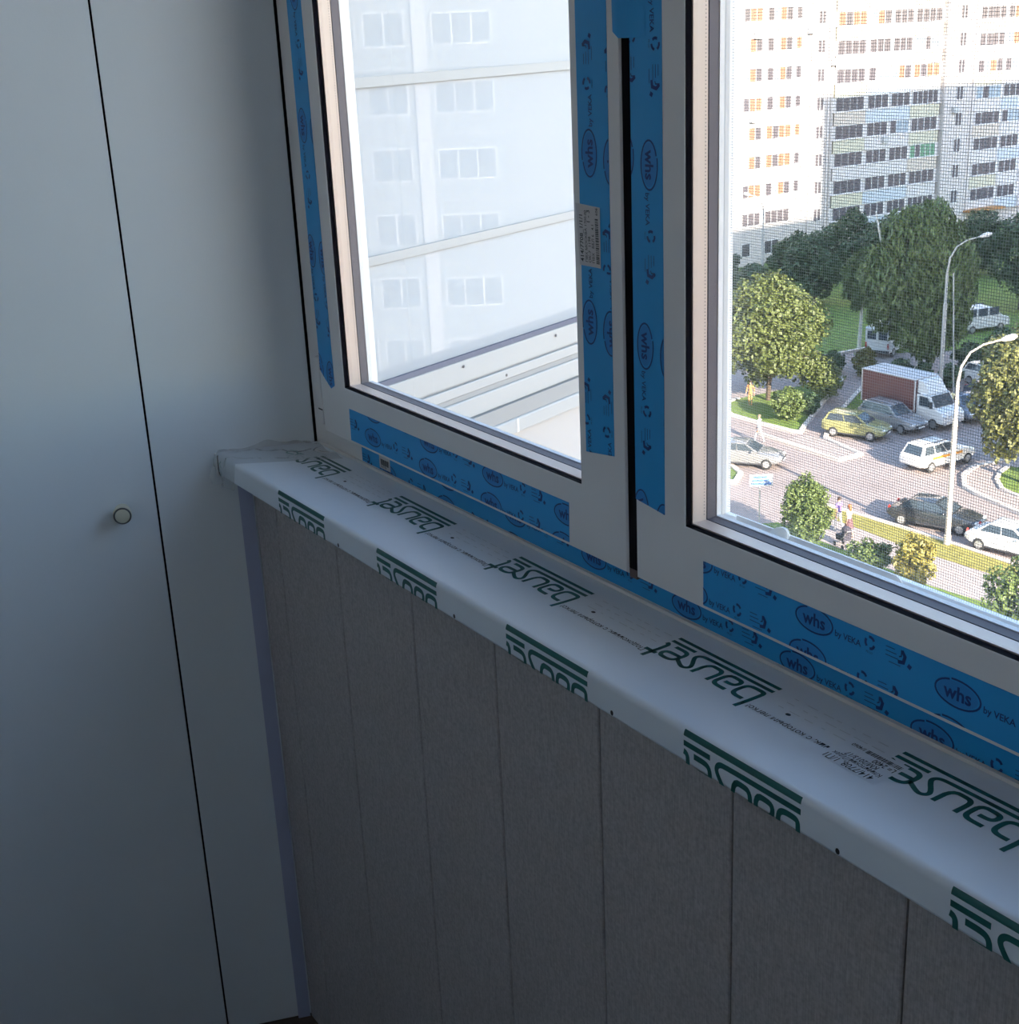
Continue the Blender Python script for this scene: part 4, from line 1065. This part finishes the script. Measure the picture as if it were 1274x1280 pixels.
def van(name, label, pr, pf, h=2.25, group='vans by the trees'):
    d = pf - pr; t = tag(empty(name, (pr + pf) / 2, math.atan2(d.y, d.x)), label, 'van', group); t['_o'] = (0.0, 0.0, 0.0)
    L = d.length / 2; W = .95; CM = mat('van_white', (0.66, 0.66, 0.66), 0.4)
    prof = [(-L, .35), (-L, h - .12), (-L + .12, h), (L - 1.5, h), (L - .75, 1.25), (L - .1, 1.05), (L, .85), (L, .4)]
    mb = MB(); n = len(prof)
    mb.mesh([(x, -W, z) for x, z in prof] + [(x, W, z) for x, z in prof], [tuple(range(n)), tuple(reversed(range(n, 2 * n)))] + [(i, n + i, n + (i + 1) % n, (i + 1) % n) for i in range(n)])
    b = mb.build('body', CM, t, bevel=.05); bm_ = bmesh.new(); bm_.from_mesh(b.data); bmesh.ops.recalc_face_normals(bm_, faces=bm_.faces[:]); bm_.to_mesh(b.data); bm_.free()
    for sgn in (-1, 1):
        for q in range(3): MB().box(-L + .3 + q * 1.05, -L + 1.2 + q * 1.05, sgn * W - .012, sgn * W + .012, 1.35, 1.95).build('side_window', CGL, t)
        MB().box(-L - .012, -L + .012, sgn * .44 - .34, sgn * .44 + .34, 1.35, 1.95).build('rear_window', CGL, t)
        MB().box(-L - .015, -L + .01, sgn * .86 - .06, sgn * .86 + .06, .7, 1.1).build('taillight', TL, t)
    MB().poly([(L - .78, -W * .85, 1.30), (L - .78, W * .85, 1.30), (L - 1.42, W * .85, h - .12), (L - 1.42, -W * .85, h - .12)]).build('windscreen', CGL, t).location.x += .02
    MB().box(-L - .05, -L, -W, W, .35, .55).build('bumper', BUMP, t)
    wheel_set(t, (-L + .9, L - .85), W + .005, .33)
    return t
p = gp(1096, 446); van('minibus', 'white minibus seen from behind on the back road', p + Vector((.15, -.2, 0)), p + Vector((-1.4, 4.4, 0)))
van('delivery_van', 'pale van half hidden in the trees left of the sunlit lamp head', *along((1208, 415), (1238, 411), 4.4), 1.9)

# box truck
pr, pf = along((1104, 515), (1176, 533), 6.4); d = pf - pr
tk = tag(empty('box_truck', (pr + pf) / 2, math.atan2(d.y, d.x)), 'box truck with shade-darkened red body and white cab parked by the hedge', 'truck'); tk['_o'] = (0.0, 0.0, 0.0)
TW_ = mat('truck_white', (0.72, 0.72, 0.72), 0.35, coat=.4); TRED = mat('truck_red_shaded', (0.16, 0.065, 0.06), 0.6, noise=.1, nscale=2); TGREY = mat('truck_roof', (0.58, 0.56, 0.56), 0.6)  # red is darkened for the shade the truck stands in
MB().box(-3.2, 1.05, -1.05, 1.05, .85, 2.85).build('cargo_box', TRED, tk)
MB().box(-3.24, 1.09, -1.09, 1.09, 2.851, 2.91).build('cargo_roof', TGREY, tk)
for x in (-3.22, 1.0):
    for y in (-1.07, .99): MB().box(x, x + .07, y, y + .08, .85, 2.85).build('corner_post', TGREY, tk)
MB().box(-3.1, 2.6, -.45, .45, .5, .84).build('chassis', BUMP, tk)
prof = [(1.12, .45), (1.12, 2.02), (1.45, 2.10), (2.05, 2.02), (2.48, 1.32), (3.0, 1.16), (3.2, .95), (3.22, .45)]; n = len(prof); mb = MB()
mb.mesh([(x, -.98, z) for x, z in prof] + [(x, .98, z) for x, z in prof], [tuple(range(n)), tuple(reversed(range(n, 2 * n)))] + [(i, n + i, n + (i + 1) % n, (i + 1) % n) for i in range(n)])
b = mb.build('cab', TW_, tk, bevel=.05); bm_ = bmesh.new(); bm_.from_mesh(b.data); bmesh.ops.recalc_face_normals(bm_, faces=bm_.faces[:]); bm_.to_mesh(b.data); bm_.free()
MB().mesh([(1.12, -.9, 2.10), (1.12, .9, 2.10), (1.12, .9, 2.86), (1.12, -.9, 2.86), (2.0, -.8, 2.07), (2.0, .8, 2.07), (1.45, .8, 2.78), (1.45, -.8, 2.78)],
          [(0, 1, 5, 4), (4, 5, 6, 7), (7, 6, 2, 3), (0, 4, 7, 3), (1, 2, 6, 5), (0, 3, 2, 1)]).build('wind_deflector', TW_, tk)
MB().poly([(2.50, -.85, 1.37), (2.50, .85, 1.37), (2.10, .80, 2.0), (2.10, -.80, 2.0)]).build('windscreen', CGL, tk).location.x += .012
for sgn in (-1, 1):
    MB().poly([(1.35, sgn * .99, 1.35), (2.30, sgn * .99, 1.35), (1.98, sgn * .99, 1.92), (1.35, sgn * .99, 1.95)]).build('side_window', CGL, tk)
    MB().ellipsoid((3.14, sgn * .72, .85), (.10, .18, .12)).build('headlight', HL, tk, smooth=60)
    MB().box(2.30, 2.42, sgn * 1.12 - .08, sgn * 1.12 + .08, 1.35, 1.75).build('mirror', BUMP, tk)
MB().box(3.2, 3.26, -.9, .9, .42, .62).build('bumper', TGREY, tk)
wheel_set(tk, (-2.2, 2.45), .98, .36, .24)

# ------------------------------------------------------------------ people
SKIN = mat('skin', (0.50, 0.30, 0.22), 0.6)
def person(label, base, facing, h=1.74, top=(0.8, 0.8, 0.8), legs=(0.8, 0.8, 0.8), hair=(0.05, 0.03, 0.02), stride=0.22, sleeves='short', shorts=False, skirt=False, long_hair=False, swing=0.18, hold=None):
    """local: x forward"""
    t = tag(empty('person', base, facing), label, 'person', 'people in the street'); t['_o'] = (0.0, 0.0, 0.0)
    s = h / 1.74; V = []; E = []; Rr = []; reg = []
    def add(p, r, reg_, par=None):
        V.append(Vector(p) * s); Rr.append(r * s); reg.append(reg_)
        if par is not None: E.append((par, len(V) - 1))
        return len(V) - 1
    pel = add((0, 0, .95), .125, 'leg'); wst = add((.01, 0, 1.10), .115, 'top', pel); ch = add((.02, 0, 1.30), .135, 'top', wst); shb = add((.01, 0, 1.43), .10, 'top', ch)
    nk = add((.02, 0, 1.50), .052, 'skin', shb); hd0 = add((.035, 0, 1.58), .080, 'skin', nk); hd1 = add((.03, 0, 1.67), .082, 'hair', hd0)
    add((.118, 0, 1.605), .014, 'skin', hd0)
    for sg_, ph in ((1, 1), (-1, -1)):
        hip = add((0, sg_ * .09, .90), .088, 'leg', pel)
        kn = add((stride * .45 * ph + .03, sg_ * .095, .50), .058, 'skin' if shorts else 'leg', hip)
        add((stride * .2 * ph + .02, sg_ * .093, .66), .072, 'leg', None) if False else None
        an = add((stride * .85 * ph - .03, sg_ * .095, .09), .038, 'skin' if shorts else 'leg', kn)
        add((stride * .85 * ph + .12, sg_ * .10, .035), .034, 'shoe', an)
        sh = add((.01, sg_ * .18, 1.41), .062, 'top', shb)
        el = add((-swing * .5 * ph - .01, sg_ * .235, 1.13), .042, 'top' if sleeves == 'long' else 'skin', sh)
        wr = add((-swing * ph * .9 + .10, sg_ * .245, .90), .028, 'skin', el)
        pm = add((-swing * ph + .125, sg_ * .245, .835), .030, 'skin', wr)
        for q, (dx, ln) in enumerate(((-.026, .075), (-.009, .085), (.009, .080), (.025, .065))):
            k1 = add((-swing * ph + .125 + dx, sg_ * .245, .80), .0095, 'skin', pm); add((-swing * ph + .130 + dx * 1.1, sg_ * .235, .80 - ln), .008, 'skin', k1)
        k1 = add((-swing * ph + .160, sg_ * .232, .83), .0105, 'skin', pm); add((-swing * ph + .175, sg_ * .225, .79), .009, 'skin', k1)
    me = bpy.data.meshes.new('body'); me.from_pydata([tuple(v) for v in V], E, [])
    o = bpy.data.objects.new('body', me); COL.objects.link(o)
    o.modifiers.new('skin', 'SKIN'); 
    for i, sv in enumerate(me.skin_vertices[0].data): sv.radius = (Rr[i], Rr[i]); sv.use_root = (i == 0)
    sb = o.modifiers.new('sub', 'SUBSURF'); sb.levels = 1; sb.render_levels = 1
    m2 = bpy.data.meshes.new_from_object(o.evaluated_get(bpy.context.evaluated_depsgraph_get()))
    bpy.data.objects.remove(o)
    cols = {'skin': SKIN, 'top': mat('cloth_%.2f_%.2f_%.2f' % top, top, 0.8), 'leg': mat('cloth_%.2f_%.2f_%.2f' % legs, legs, 0.8), 'hair': mat('hair_%.2f_%.2f' % hair[:2], hair, 0.6), 'shoe': mat('shoe', (0.12, 0.11, 0.11), 0.6)}
    keys = list(cols); m2.materials.clear()
    for k in keys: m2.materials.append(cols[k])
    for pgn in m2.polygons:
        c = pgn.center; best = min(range(len(V)), key=lambda i: (V[i] - c).length - Rr[i] * .6)
        rg = reg[best]
        if rg == 'hair' and c.x > .085 * s: rg = 'skin'
        pgn.material_index = keys.index(rg); pgn.use_smooth = True
    b = bpy.data.objects.new('body', m2); COL.objects.link(b); b.parent = t
    hb = MB(); hb.ellipsoid((.012 * s, 0, 1.685 * s), (.105 * s, .098 * s, .085 * s), 12, 8)
    if long_hair: hb.ellipsoid((-.06 * s, 0, 1.55 * s), (.06 * s, .085 * s, .16 * s), 10, 7)
    hb.build('hair', cols['hair'], t, smooth=70)
    fb_ = MB()
    for sg_ in (-1, 1): fb_.ellipsoid((.108 * s, sg_ * .03 * s, 1.632 * s), (.010 * s, .012 * s, .008 * s), 8, 5)
    fb_.box(.107 * s, .116 * s, -.022 * s, .022 * s, 1.565 * s, 1.572 * s)
    fb_.build('face', mat('face_dark', (0.08, 0.04, 0.04), 0.5), t)
    if skirt:
        MB().lathe((0, 0, .55 * s), (0, 0, 1), [(0, .24 * s), (.25 * s, .18 * s), (.48 * s, .135 * s)], 16).build('skirt', cols['leg'], t, smooth=60)
    return t
fdir = math.atan2(gp(1048, 668).y - gp(1070, 680).y, gp(1048, 668).x - gp(1070, 680).x)
person('man in violet shirt and white trousers walking on the pavement', gp(1048, 664), fdir + .2, 1.78, (0.22, 0.16, 0.42), (0.75, 0.72, 0.70), stride=.2)
person('red-haired woman in dark top and white vest walking beside the man', gp(1061, 672), fdir + .2, 1.70, (0.55, 0.45, 0.42), (0.14, 0.07, 0.08), (0.38, 0.12, 0.05), shorts=True, long_hair=True, skirt=True)
person('pedestrian in white clothes walking behind the silver saloon', gp(949, 553), R(200), 1.72, (0.85, 0.84, 0.82), (0.75, 0.72, 0.70), (0.30, 0.22, 0.15), stride=.34, sleeves='long')
person('worker in orange standing in the maple shade', gp(938, 508), R(-60), 1.72, (0.60, 0.28, 0.10), (0.55, 0.28, 0.12), stride=.05, sleeves='long')
person('person in white top at the left edge below the maple', gp(901, 497), R(180), 1.68, (0.80, 0.79, 0.78), (0.16, 0.12, 0.12), stride=.18)
bc = gp(1054, 684)
bag = tag(empty('pushchair', bc, fdir), 'dark pushchair pushed along the pavement by the couple', 'pushchair'); bag['_o'] = (0.0, 0.0, 0.0)
BGM = mat('pushchair_cloth', (0.05, 0.045, 0.06), 0.8)
mb = MB(); mb.mesh([(-.32, -.22, .42), (.30, -.22, .38), (.36, -.22, .62), (-.10, -.22, .70), (-.36, -.22, 1.0), (-.32, .22, .42), (.30, .22, .38), (.36, .22, .62), (-.10, .22, .70), (-.36, .22, 1.0)],
                   [(0, 1, 2, 3, 4), (9, 8, 7, 6, 5), (0, 5, 6, 1), (1, 6, 7, 2), (2, 7, 8, 3), (3, 8, 9, 4), (4, 9, 5, 0)]); mb.build('seat', BGM, bag)
MB().ellipsoid((-.22, 0, .95), (.26, .23, .20), 12, 8).build('hood', BGM, bag, smooth=60)
mb = MB()
for y in (-.22, .22): mb.tube([(.36, y, .12), (-.30, y, .62), (-.62, y, 1.02)], .014, 6)
mb.tube([(-.62, -.22, 1.02), (-.62, .22, 1.02)], .016, 6); mb.build('frame', LAMPG, bag)
for x in (-.30, .36):
    for y in (-.24, .24): MB().lathe((x, y - .02, .12), (0, 1, 0), [(0, .09), (.008, .12), (.032, .12), (.04, .09)], 14).build('wheel', TYRE, bag, smooth=40)
mb = MB()
for y in (-.2, .2): mb.tube([(-.30, y, .12), (.10, y, .42)], .013, 6)
mb.build('rear_strut', LAMPG, bag)

for o in list(bpy.data.objects):
    if '_o' in o: del o['_o']
